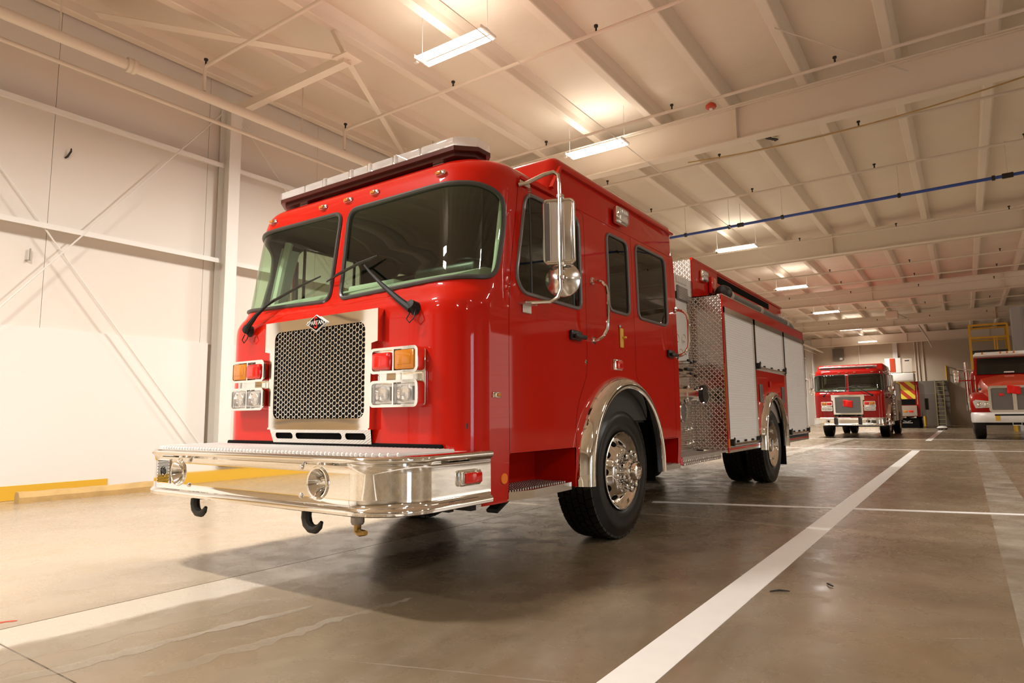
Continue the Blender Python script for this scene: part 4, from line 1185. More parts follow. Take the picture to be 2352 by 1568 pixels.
# ------------------------------------------------------------------ lamp clusters either side of the grille
def ring_plate(mb, outer, inner, o, ex, ey, depth):
    """frame between two outlines of the same point count"""
    o, ex, ey, dp = Vector(o), Vector(ex), Vector(ey), Vector(depth)
    n = len(outer)
    vs = [o + ex * a + ey * b for a, b in outer] + [o + ex * a + ey * b for a, b in inner]
    vs += [p + dp for p in vs]
    fs = []
    for i in range(n):
        j = (i + 1) % n
        fs += [(2 * n + i, 2 * n + j, 3 * n + j, 3 * n + i), (i, j, 2 * n + j, 2 * n + i), (n + j, n + i, 3 * n + i, 3 * n + j), (j, i, n + i, n + j)]
    return mb.add(vs, fs)
for sg in (-1, 1):
    cu = 0.748 * sg
    hc = MB().rbox((cu + sg * 0.005, -0.012, 1.238), (0.395, 0.030, 0.345), 0.02, 2).build('lamp_cluster', 'chrome', ENG)
    for zc, kind in ((1.342, 'signal'), (1.140, 'head')):
        hz = 0.158 if kind == 'signal' else 0.162
        bz = MB()
        out_ = rrect(0.402, hz, 0.030, 5, 0, 0); inn_ = rrect(0.362, hz - 0.030, 0.020, 5, 0, 0)
        ring_plate(bz, [(p[0], p[1]) for p in out_], inn_, (cu, -0.020, zc), (1, 0, 0), (0, 0, 1), (0, -0.062, 0))
        b_ = bz.build('lamp_bezel', 'chrome', hc, smooth=40)
        MB().box((cu, -0.045, zc), (0.37, 0.01, hz - 0.02)).build('lamp_back', 'chrome', b_, smooth=None)
        MB().box((cu, -0.068, zc), (0.012, 0.028, hz - 0.026)).build('lamp_divider', 'chrome', b_, smooth=None)
        for k, off in enumerate((-0.092, 0.092)):
            inner_one = (off * sg) < 0
            if kind == 'signal':
                if inner_one:
                    MB().rbox((cu + off, -0.074, zc - 0.004), (0.158, 0.060, 0.108), 0.022, 3).build('red_lens', 'red_lens', b_)
                else:
                    MB().rbox((cu + off, -0.066, zc), (0.164, 0.040, 0.122), 0.014, 2).build('amber_lens', 'amber', b_)
                    MB().rbox((cu + off, -0.084, zc), (0.110, 0.010, 0.060), 0.012, 2).build('lens_boss', 'amber', b_)
            else:
                MB().rbox((cu + off, -0.055, zc), (0.166, 0.012, 0.124), 0.005, 1).build('lamp_reflector', 'led', b_)
                rf = MB().lathe([(0.052, 0.028), (0.045, 0.012), (0.030, 0.003), (0.0, 0.0)], (cu + off, -0.060, zc), (0, -1, 0), 20).build('reflector_bowl', 'chrome', b_)
                MB().rbox((cu + off, -0.080, zc), (0.160, 0.016, 0.118), 0.012, 2).build('lamp_lens', 'lamp_glass', b_)
                for s2 in (-1, 1):
                    MB().rbox((cu + off + s2 * 0.066, -0.068, zc), (0.010, 0.02, 0.085), 0.003, 1).build('lamp_fin', 'grey_trim', b_)

# ------------------------------------------------------------------ mirrors
for sg in (-1, 1):
    mu, my = sg * 1.452, 0.73
    top = [(sg * 1.215, 0.60, 2.535), (sg * 1.26, 0.63, 2.545), (sg * 1.36, 0.69, 2.60), (sg * 1.42, 0.715, 2.612), (sg * 1.445, my, 2.59), (mu, my, 2.53)]
    arm = MB().tube(top + [(mu, my, 1.82), (mu - sg * 0.02, my - 0.008, 1.765), (mu - sg * 0.07, my - 0.02, 1.738), (sg * 1.30, 0.66, 1.735), (sg * 1.222, 0.62, 1.735)], 0.0135, 10).build('mirror_arm', 'alu', ENG)
    MB().rbox((sg * 1.225, 0.66, 2.555), (0.02, 0.12, 0.03), 0.006, 1).build('arm_bracket', 'chrome', arm)
    MB().rbox((sg * 1.250, 0.64, 1.728), (0.07, 0.14, 0.014), 0.005, 1).build('arm_bracket', 'alu_satin', arm)
    MB().rbox((sg * 1.230, 0.66, 1.700), (0.012, 0.10, 0.06), 0.004, 1).build('arm_bracket', 'alu_satin', arm)
    spg = [(sg * (1.26 + 0.012 * math.cos(i * 0.9)), 0.665 + 0.012 * math.sin(i * 0.9), 2.52 - 0.0022 * i) for i in range(28)]
    MB().tube(spg, 0.003, 4).build('arm_spring', 'steel', arm)
    rot = Matrix.Rotation(R(sg * 24), 3, 'Z')
    hc_ = Vector((mu - sg * 0.034, my + 0.052, 2.215))
    def mp(a, b, c): return hc_ + rot @ Vector((a, b, c))
    hd = MB().rbox(hc_, (0.200, 0.050, 0.430), 0.022, 4, rot).build('mirror_head', 'alu', ENG)
    MB().tube([mp(a, -0.022, b) for a, b in rrect(0.204, 0.434, 0.03, 5)], 0.008, 7, closed=True).build('mirror_rim', 'alu', hd)
    MB().rbox(mp(0, 0.024, 0), (0.180, 0.008, 0.40), 0.003, 1, rot).build('mirror_glass', 'chrome', hd)
    MB().rbox(mp(-0.078 * sg, -0.024, 0), (0.034, 0.006, 0.395), 0.002, 1, rot).build('dark_inset', 'grey_trim', hd)
    MB().rbox(mp(-0.058 * sg, -0.027, 0), (0.006, 0.006, 0.400), 0.002, 1, rot).build('mirror_rib', 'white', hd)
    MB().rbox(mp(-0.030 * sg, -0.025, 0), (0.045, 0.006, 0.395), 0.002, 1, rot).build('pale_inset', 'alu_satin', hd)
    MB().rbox(mp(0.030 * sg, -0.026, 0), (0.014, 0.008, 0.395), 0.003, 1, rot).build('mirror_rib', 'alu_satin', hd)
    for zc_ in (1.985, 2.445):
        MB().rbox((mu, my + 0.014, zc_), (0.040, 0.045, 0.030), 0.006, 1).build('mirror_clamp', 'alu', hd)
    cv = MB().lathe([(0.0, 0.040), (0.022, 0.036), (0.030, 0.026), (0.112, 0.004), (0.118, -0.002), (0.118, -0.012), (0.108, -0.016), (0.0, -0.002)], (mu - sg * 0.022, my + 0.065, 1.895), rot @ Vector((0, -1, 0)), 36).build('convex_mirror', 'alu', ENG)
    MB().rbox((mu, my + 0.012, 1.895), (0.045, 0.05, 0.035), 0.006, 1).build('centre_clamp', 'alu', cv)

# ------------------------------------------------------------------ lamps and fittings on the cab side
def scene_light(u, v, z, sg, parent):
    sl_ = MB().rbox((u + sg * 0.022, v, z), (0.055, 0.205, 0.150), 0.020, 3).build('scene_light', 'chrome', parent)
    MB().rbox((u + sg * 0.054, v, z), (0.030, 0.180, 0.130), 0.014, 2).build('lamp_lens', 'lamp_glass', sl_)
    for a in range(4):
        MB().rbox((u + sg * 0.050, v - 0.066 + 0.044 * a, z + 0.035), (0.022, 0.034, 0.040), 0.008, 2).build('led', 'led', sl_)
    MB().rbox((u + sg * 0.050, v, z - 0.030), (0.020, 0.150, 0.050), 0.006, 1).build('led_tray', 'led', sl_)
    return sl_
for sg in (-1, 1):
    scene_light(sg * 1.222, 2.115, 2.690, sg, ENG)
    yl = MB().rbox((sg * 1.232, 2.095, 1.640), (0.014, 0.060, 0.165), 0.028, 4).build('lock_cover', 'yellow_plastic', ENG)
    MB().rbox((sg * 1.250, 2.112, 1.645), (0.034, 0.040, 0.018), 0.007, 2).build('knob', 'yellow_plastic', yl)
    MB().rbox((sg * 1.230, 2.075, 1.737), (0.012, 0.028, 0.028), 0.006, 1).build('tag_clip', 'steel', yl)
    MB().lathe([(0.0, 0.006), (0.016, 0.005), (0.018, 0.0)], (sg * 1.224, 1.475, 1.40), (sg, 0, 0), 14).build('door_lock', 'chrome', ENG)
    # chrome fenderette round the wheel arch
    path = []
    sect = [(-0.035, 0.0), (-0.040, 0.055), (-0.036, 0.090), (-0.015, 0.102), (0.018, 0.095), (0.048, 0.065), (0.066, 0.020), (0.070, 0.0)]
    for zz_ in (0.485, 0.53):
        path.append(((sg * 1.215, AV - AR, zz_), (0, -1, 0), (sg, 0, 0)))
    for i in range(29):
        a = PI * i / 28
        path.append(((sg * 1.215, AV - AR * math.cos(a), AZ + AR * math.sin(a)), (0, -math.cos(a), math.sin(a)), (sg, 0, 0)))
    for zz_ in (0.53, 0.49):
        path.append(((sg * 1.215, AV + AR, zz_), (0, 1, 0), (sg, 0, 0)))
    fd = MB().sweep(path, sect).build('fenderette', 'chrome', ENG, smooth=50)
    # black wheel housing
    mb = MB(); n = 24
    vs = []
    for u in (1.21, 0.70):
        vs.append((sg * u, AV - AR + 0.012, 0.50))
        vs += [(sg * u, AV - (AR - 0.012) * math.cos(PI * i / n), AZ + (AR - 0.012) * math.sin(PI * i / n)) for i in range(n + 1)]
        vs.append((sg * u, AV + AR - 0.012, 0.40))
    k = n + 3
    mb.add(vs, [(i, i + 1, k + i + 1, k + i) for i in range(k - 1)] + [tuple(range(k, 2 * k))])
    mb.build('wheel_housing', 'matt_black', ENG, smooth=40)
    MB().rbox((sg * 1.0, AV + AR + 0.09, 0.415), (0.34, 0.22, 0.012), 0.005, 1, Matrix.Rotation(R(-28), 3, 'X')).build('mud_flap', 'rubber', ENG)
    # front step well
    mb = MB()
    mb.add([(sg * 1.21, 0.46, 0.765), (sg * 1.21, 1.30, 0.765), (sg * 0.86, 1.30, 0.765), (sg * 0.86, 0.46, 0.765), (sg * 0.86, 0.46, 0.49), (sg * 0.86, 1.30, 0.49), (sg * 1.21, 1.30, 0.49), (sg * 1.21, 0.46, 0.49)],
           [(0, 1, 2, 3), (3, 2, 5, 4), (1, 6, 5, 2), (0, 3, 4, 7)])
    mb.build('step_well', 'red', ENG, smooth=None, fix=False)
    MB().prism([(0.455, 0.0), (1.24, 0.0), (1.24, 0.33), (0.70, 0.36), (0.455, 0.30)], (sg * 0.88, 0, 0.475), (0, 1, 0), (sg, 0, 0), (0, 0, 0.052)).build('cab_step', 'alu', ENG, smooth=None)
    MB().span((sg * 0.89, 0.47, 0.5275), (sg * 1.17, 1.225, 0.5285)).build('step_mat', 'dark_steel', ENG, smooth=None)
    tr = MB()
    for i in range(26):
        for j in range(7):
            v_ = 0.475 + 0.0295 * i; u_ = 0.905 + 0.042 * j
            if u_ > 1.18: continue
            tr.box((sg * u_, v_ + (0.012 if j % 2 else 0), 0.530), (0.026, 0.014, 0.007))
    tag(tr.build('step_tread', 'alu_satin', ENG, smooth=None), kind='stuff')
    for (vv, zz_) in ((0.66, 0.70), (0.66, 0.60), (0.86, 0.70), (0.86, 0.60)):
        MB().lathe([(0.0, 0.006), (0.008, 0.004), (0.009, 0.0)], (sg * 0.861, vv, zz_), (sg, 0, 0), 8).build('well_bolt', 'chrome', ENG)
    # rear step well
    mb = MB()
    mb.add([(sg * 1.21, 2.84, 0.77), (sg * 1.21, 3.34, 0.77), (sg * 0.90, 3.34, 0.77), (sg * 0.90, 2.84, 0.77), (sg * 0.90, 2.84, 0.49), (sg * 0.90, 3.34, 0.49), (sg * 1.21, 3.34, 0.49), (sg * 1.21, 2.84, 0.49)],
           [(0, 1, 2, 3), (3, 2, 5, 4), (1, 6, 5, 2), (0, 3, 4, 7)])
    mb.build('step_well', 'red', ENG, smooth=None, fix=False)
    MB().span((sg * 0.90, 2.86, 0.475), (sg * 1.21, 3.40, 0.52)).build('cab_step', 'alu', ENG, smooth=None)
    tr = MB()
    for i in range(15):
        for j in range(6):
            tr.box((sg * (0.93 + 0.05 * j), 2.89 + 0.034 * i, 0.523), (0.028, 0.016, 0.006))
    tag(tr.build('step_tread', 'alu_satin', ENG, smooth=None), kind='stuff')

# ------------------------------------------------------------------ wheels
def tyre_mesh(rad, wd, rows=5, around=46):
    mb = MB()
    h = wd / 2
    prof_ = [(0.302, h - 0.035), (0.318, h - 0.012), (0.352, h + 0.001), (0.372, h + 0.004), (0.376, h + 0.002), (0.425, h + 0.010), (0.465, h + 0.006), (0.468, h + 0.003), (rad - 0.045, h - 0.006), (rad - 0.018, h - 0.022), (rad - 0.016, h - 0.03)]
    full = prof_ + [(r_, -x) for r_, x in prof_[::-1]]
    mb.lathe(full, (0, 0, 0), (1, 0, 0), 64)
    # tread blocks
    rw = (wd - 0.05) / rows
    for q in range(rows):
        x0 = -wd / 2 + 0.025 + rw * q + 0.005; x1 = x0 + rw - 0.010
        edge = q in (0, rows - 1)
        nn = around
        for k in range(nn):
            a0 = 2 * PI * (k + (0.5 if q % 2 else 0.0)) / nn
            da = 2 * PI / nn * 0.44
            sk = 0.012 * (1 if q % 2 else -1)
            if edge:
                xo = (x1 + 0.016 if q else x0 - 0.016)
                ring = [(x0 if q else x1, rad), (x1 if q else x0, rad - 0.002), (xo, rad - 0.022)]
            vs = []
            for (aa, s_) in ((a0 - da, -1), (a0 + da, 1)):
                for (xx, rr_) in ((x0, rad - 0.018), (x0, rad), ((x0 + x1) / 2, rad + 0.001), (x1, rad), (x1, rad - 0.018)):
                    if edge and ((q == 0 and xx == x0) or (q and xx == x1)):
                        rr_ = rad - 0.006 if rr_ == rad else rad - 0.034
                        xx = xx + (-0.012 if q == 0 else 0.012)
                    sh_ = sk * (0.5 - abs((xx - (x0 + x1) / 2) / max(1e-6, (x1 - x0)))) * s_ * 0 + (sk * ((xx - x0) / (x1 - x0) - 0.5)) / rad
                    an = aa + sh_
                    vs.append((xx, math.cos(an) * rr_, math.sin(an) * rr_))
            fs = [(0, 1, 6, 5), (1, 2, 7, 6), (2, 3, 8, 7), (3, 4, 9, 8), (0, 4, 3, 2, 1), (5, 6, 7, 8, 9)]
            mb.add(vs, fs)
    return mb.mesh('tyre', 40, fix=False)
def rim_mesh(front):
    mb = MB()
    if front:
        p = [(0.285, -0.30), (0.290, -0.08), (0.304, -0.03), (0.314, -0.012), (0.314, -0.002), (0.304, 0.0), (0.296, -0.012), (0.290, -0.035), (0.278, -0.055), (0.262, -0.066), (0.240, -0.060), (0.215, -0.036), (0.195, -0.006), (0.178, 0.012), (0.165, 0.016), (0.118, 0.016)]
    else:
        p = [(0.285, -0.32), (0.290, -0.20), (0.304, -0.03), (0.314, -0.012), (0.314, -0.002), (0.304, 0.0), (0.296, -0.012), (0.285, -0.05), (0.278, -0.11), (0.262, -0.135), (0.225, -0.145), (0.19, -0.150), (0.165, -0.150), (0.118, -0.150)]
    mb.lathe(p, (0, 0, 0), (1, 0, 0), 56)
    return mb.mesh('rim', 30)
TY_F = tyre_mesh(0.545, 0.335, 5, 46); TY_F.materials.append(M['rubber'])
TY_R = tyre_mesh(0.535, 0.275, 5, 48); TY_R.materials.append(M['rubber'])
RIM_F = rim_mesh(True); RIM_F.materials.append(M['chrome'])
RIM_R = rim_mesh(False); RIM_R.materials.append(M['chrome'])
HUB_F = MB().lathe([(0.118, 0.012), (0.112, 0.030), (0.108, 0.065), (0.100, 0.085), (0.078, 0.092), (0.074, 0.125), (0.066, 0.138), (0.040, 0.142), (0.036, 0.132), (0.0, 0.132)], (0, 0, 0), (1, 0, 0), 32).mesh('hub', 35)
HUB_F.materials.append(M['chrome'])
HUB_R = MB().lathe([(0.118, -0.152), (0.112, -0.10), (0.100, -0.03), (0.092, -0.02), (0.0, -0.016)], (0, 0, 0), (1, 0, 0), 32).mesh('hub', 35)
HUB_R.materials.append(M['chrome'])
NUT = MB().lathe([(0.026, 0.0), (0.026, 0.010), (0.020, 0.014), (0.019, 0.040), (0.024, 0.046), (0.022, 0.062), (0.012, 0.070), (0.0, 0.071)], (0, 0, 0), (1, 0, 0), 12).mesh('lug_nut', 35)
NUT.materials.append(M['chrome'])
HOLE = MB().lathe([(0.026, 0.0), (0.028, 0.003), (0.024, 0.004), (0.0, -0.002)], (0, 0, 0), (1, 0, 0), 16).mesh('hand_hole', 35)
HOLE.materials.append(M['matt_black'])
def put(name, me, parent, loc, rz=0.0):
    o = bpy.data.objects.new(name, me); COL.objects.link(o); o.parent = parent; o.location = loc; o.rotation_euler = (0, 0, rz)
    return o
def wheel(parent, u, v, z, sg, front):
    o = put('wheel', RIM_F if front else RIM_R, parent, (sg * u, v, z), 0 if sg > 0 else PI)
    put('tyre', TY_F if front else TY_R, o, (-0.3355 / 2 - 0.004 if front else -0.275 / 2 - 0.004, 0, 0))
    put('hub', HUB_F if front else HUB_R, o, (0, 0, 0))
    x = 0.016 if front else -0.150
    for k in range(10):
        a = 2 * PI * (k + 0.5) / 10
        put('lug_nut', NUT, o, (x, math.cos(a) * 0.145, math.sin(a) * 0.145))
        a = 2 * PI * k / 10
        h = put('hand_hole', HOLE, o, (-0.046 if front else -0.1465, math.cos(a) * 0.228, math.sin(a) * 0.228))
        if front: h.rotation_euler = (0, 0, 0); h.rotation_mode = 'QUATERNION'; h.rotation_quaternion = Vector((1, 0, 0)).rotation_difference(Vector((0.65, 0.75 * math.cos(a), 0.75 * math.sin(a))))
    return o
for sg in (-1, 1):
    wheel(ENG, 1.213, AV, 0.546, sg, True)
    wheel(ENG, 1.215, 7.19, 0.536, sg, False)
    put('inner_dual_tyre', TY_R, ENG, (sg * (1.215 - 0.275 / 2 - 0.004 - 0.335), 7.19, 0.536))

# ------------------------------------------------------------------ pump section and body of the engine
BFv, BRv, BU = 4.97, 9.77, 1.225        # body front, rear, half width
PU = 0.835                               # pump panel plane
# pump house
ph = MB().span((-PU, 3.50, 0.56), (PU, BFv, 2.45)).build('pump_house', 'alu_satin', ENG, smooth=None)
MB().span((-PU - 0.012, 3.50, 2.45), (PU + 0.012, BFv - 0.002, 2.66)).build('pump_house_top', 'white', ENG, smooth=None)
for sg in (-1, 1):
    MB().span((sg * PU, 3.52, 1.62), (sg * (PU + 0.008), 4.80, 2.36)).build('upper_pump_panel', 'white', ph, smooth=None)
    MB().span((sg * PU, 3.52, 1.12), (sg * (PU + 0.010), 4.80, 1.60)).build('valve_panel', 'alu', ph, smooth=None)
    rb = MB()
    for k in range(20):
        rb.rbox((sg * (PU + 0.006), 4.16, 0.60 + 0.0255 * k), (0.012, 1.28, 0.022), 0.004, 1)
    tag(rb.build('ribbed_panel', 'alu', ph), kind='stuff')
    MB().span((sg * (PU + 0.0), 4.81, 0.57), (sg * (PU + 0.012), BFv - 0.001, 2.40)).build('corner_strip', 'diamond', ph, smooth=None)
    # vent box near the top
    vb = MB().rbox((sg * (PU + 0.020), 4.63, 2.44), (0.03, 0.34, 0.18), 0.01, 1).build('vent_box', 'grey_trim', ph)
    for k in range(9):
        MB().box((sg * (PU + 0.038), 4.63, 2.37 + 0.018 * k), (0.006, 0.31, 0.009)).build('louvre', 'alu_satin', vb, smooth=None)
    for k in range(6):
        MB().rbox((sg * (PU + 0.016), 4.47 + 0.06 * k, 2.60), (0.03, 0.04, 0.08), 0.008, 1).build('indicator', 'white', ph)
    # gauges and levers
    for (vv, zz, rr) in ((4.50, 1.72, 0.045), (4.66, 1.74, 0.040), (4.40, 1.88, 0.05), (4.62, 1.90, 0.05)):
        gg = MB().lathe([(rr, 0.0), (rr, 0.02), (rr - 0.008, 0.026), (rr - 0.012, 0.018), (0, 0.018)], (sg * (PU + 0.008), vv, zz), (sg, 0, 0), 18).build('gauge', 'chrome', ph)
        MB().lathe([(0.0, 0.003), (rr - 0.012, 0.003), (rr - 0.012, 0.0)], (sg * (PU + 0.026), vv, zz), (sg, 0, 0), 14).build('dial', 'white', gg)
    for (vv, zz) in ((4.48, 1.62), (4.58, 1.60), (4.68, 1.62), (4.55, 1.47), (4.70, 1.45)):
        lv = MB().tube([(sg * PU, vv, zz), (sg * (PU + 0.10), vv, zz)], 0.010, 8).build('valve_lever', 'chrome', ph)
        MB().rbox((sg * (PU + 0.12), vv, zz), (0.03, 0.07, 0.030), 0.010, 2).build('lever_grip', 'black', lv)
    MB().rbox((sg * (PU + 0.07), 4.60, 1.525), (0.05, 0.20, 0.035), 0.010, 2).build('pull_handle', 'black', ph)
    # large intake with cap
    it = MB().lathe([(0.115, 0.0), (0.115, 0.05), (0.085, 0.06), (0.085, 0.15), (0.10, 0.155), (0.10, 0.20), (0.092, 0.21), (0.0, 0.21)], (sg * (PU + 0.005), 4.66, 1.23), (sg, 0, 0), 28).build('pump_intake', 'chrome', ph)
    MB().lathe([(0.102, 0.0), (0.106, 0.012), (0.106, 0.055), (0.0, 0.06)], (sg * (PU + 0.19), 4.66, 1.23), (sg, 0, 0), 24).build('intake_cap', 'black', it)
    for an in (0.5, 2.6, 4.2):
        MB().rbox((sg * (PU + 0.22), 4.66 + 0.115 * math.cos(an), 1.23 + 0.115 * math.sin(an)), (0.05, 0.05, 0.03), 0.01, 1).build('cap_lug', 'chrome', it)
    MB().tube([(sg * (PU + 0.24), 4.70, 1.30), (sg * (PU + 0.26), 4.74, 1.20), (sg * (PU + 0.25), 4.68, 1.12), (sg * (PU + 0.24), 4.62, 1.22)], 0.004, 5).build('cap_chain', 'steel', it)
    sb = MB().lathe([(0.115, 0.0), (0.120, 0.010), (0.110, 0.018), (0.104, 0.008), (0.0, 0.008)], (sg * (PU + 0.012), 4.52, 1.02), (sg, 0, 0), 28).build('auxiliary_suction', 'chrome', ph)
    MB().lathe([(0.0, 0.004), (0.102, 0.003), (0.102, 0.0)], (sg * (PU + 0.020), 4.52, 1.02), (sg, 0, 0), 24).build('suction_screen', 'grey_trim', sb)
    for (vv, zz) in ((4.58, 0.82), (4.70, 0.83), (4.62, 0.66), (4.74, 0.67)):
        MB().lathe([(0.022, 0.0), (0.022, 0.03), (0.012, 0.035), (0.0, 0.05)], (sg * (PU + 0.012), vv, zz), (sg, 0, 0), 10).build('drain_knob', 'chrome', ph)
    # running board
    st = MB().span((sg * PU, 3.46, 0.545), (sg * 1.215, BFv - 0.28, 0.572)).build('running_board', 'alu_satin', ENG, smooth=None)
    MB().span((sg * 1.195, 3.46, 0.49), (sg * 1.222, BFv - 0.28, 0.545)).build('board_edge', 'diamond', st, smooth=None)
    MB().span((sg * 1.02, BFv - 0.28, 0.55), (sg * 1.215, BFv, 0.572)).build('board_end', 'alu_satin', st, smooth=None)
    MB().rbox((sg * 1.20, 3.45, 0.53), (0.03, 0.03, 0.07), 0.005, 1).build('board_marker', 'red_lens', st)

# body box
FZ0, FZ1 = 0.535, 2.452
front = MB()
body = MB().span((-BU + 0.03, BFv + 0.01, 0.85), (BU - 0.03, BRv - 0.02, 2.44)).build('body', 'alu_satin', ENG, smooth=None)
for sg in (-1, 1):
    poly = [(PU + 0.012, 0.57), (BU - 0.012, 0.57), (BU - 0.012, FZ1 - 0.07), (BU - 0.06, FZ1), (PU - 0.05, FZ1), (PU - 0.05, 2.40), (PU + 0.012, 2.40)]
    MB().prism([(sg * a, b) for a, b in poly], (0, BFv, 0), (1, 0, 0), (0, 0, 1), (0, 0.012, 0)).build('front_bulkhead', 'diamond', body, smooth=None)
    MB().span((sg * (BU - 0.012), BFv - 0.002, 0.535), (sg * BU, BFv + 0.035, FZ1)).build('corner_post', 'red', body, smooth=None)
    MB().span((sg * (BU - 0.0135), BFv - 0.0045, 0.80), (sg * (BU - 0.0005), BFv - 0.0025, 1.60)).build('reflective_strip', 'amber_tape', body, smooth=None)
    MB().span((sg * (BU - 0.005), BFv - 0.006, 0.595), (sg * (BU + 0.010), BFv + 0.032, 0.70)).build('amber_marker', 'orange', body, smooth=None)
MB().span((-BU + 0.05, BFv, FZ1 - 0.012), (BU - 0.03, BRv, FZ1)).build('catwalk', 'alu_satin', body, smooth=None)
MB().span((-BU, BRv - 0.02, 0.55), (BU, BRv, FZ1)).build('rear_panel', 'alu_satin', body, smooth=None)
DOORS = [(BFv + 0.035, 6.355, 0.60), (6.395, 8.125, 1.60), (8.165, BRv - 0.03, 0.64)]
def shutter(sg, va, vb, z0, z1, parent):
    fr = MB()
    u = sg * (BU + 0.004)
    for (a, b) in (((va, z0), (va + 0.028, z1)), ((vb - 0.028, z0), (vb, z1)), ((va, z1 - 0.075), (vb, z1))):
        fr.span((sg * (BU - 0.02), a[0], a[1]), (sg * (BU + 0.008), b[0], b[1]))
    f = fr.build('roller_door', 'alu', parent, smooth=None)
    mb = MB(); pitch = 0.030; n = int((z1 - 0.075 - z0 - 0.09) / pitch)
    vs, fs = [], []
    z = z0 + 0.09; row = []
    for i in range(n + 1):
        for (dz, du) in ((0.0, -0.006), (0.004, 0.0), (pitch - 0.004, 0.0)):
            row.append((z + dz, du))
        z += pitch
    row.append((z1 - 0.075, -0.006))
    row = [(min(a, z1 - 0.075), b) for a, b in row]
    for (zz, du) in row:
        vs += [(sg * (BU - 0.012 + du), va + 0.028, zz), (sg * (BU - 0.012 + du), vb - 0.028, zz)]
    fs = [(2 * i, 2 * i + 1, 2 * i + 3, 2 * i + 2) for i in range(len(row) - 1)]
    MB().add(vs, fs).build('slat_curtain', 'shutter', f, smooth=None)
    MB().span((sg * (BU - 0.02), va + 0.028, z0), (sg * (BU - 0.008), vb - 0.028, z0 + 0.09)).build('bottom_rail', 'shutter', f, smooth=None)
    MB().tube([(sg * (BU + 0.026), va + 0.05, z0 + 0.035), (sg * (BU + 0.026), vb - 0.05, z0 + 0.035)], 0.016, 10).build('lift_bar', 'alu', f)
    for vv in (va + 0.075, vb - 0.075):
        lt = MB().rbox((sg * (BU + 0.022), vv, z0 + 0.055), (0.05, 0.060, 0.085), 0.012, 2).build('latch', 'black', f)
        MB().lathe([(0.0, 0.012), (0.022, 0.010), (0.026, 0.0)], (sg * (BU + 0.040), vv - 0.005, z0 + 0.092), (sg, 0, 0), 12).build('latch_knob', 'black', lt)
    for k in range(1, 4):
        MB().rbox((sg * (BU + 0.010), va + (vb - va) * k / 4, z0 + 0.05), (0.03, 0.035, 0.05), 0.006, 1).build('rail_clip', 'black', f)
    return f
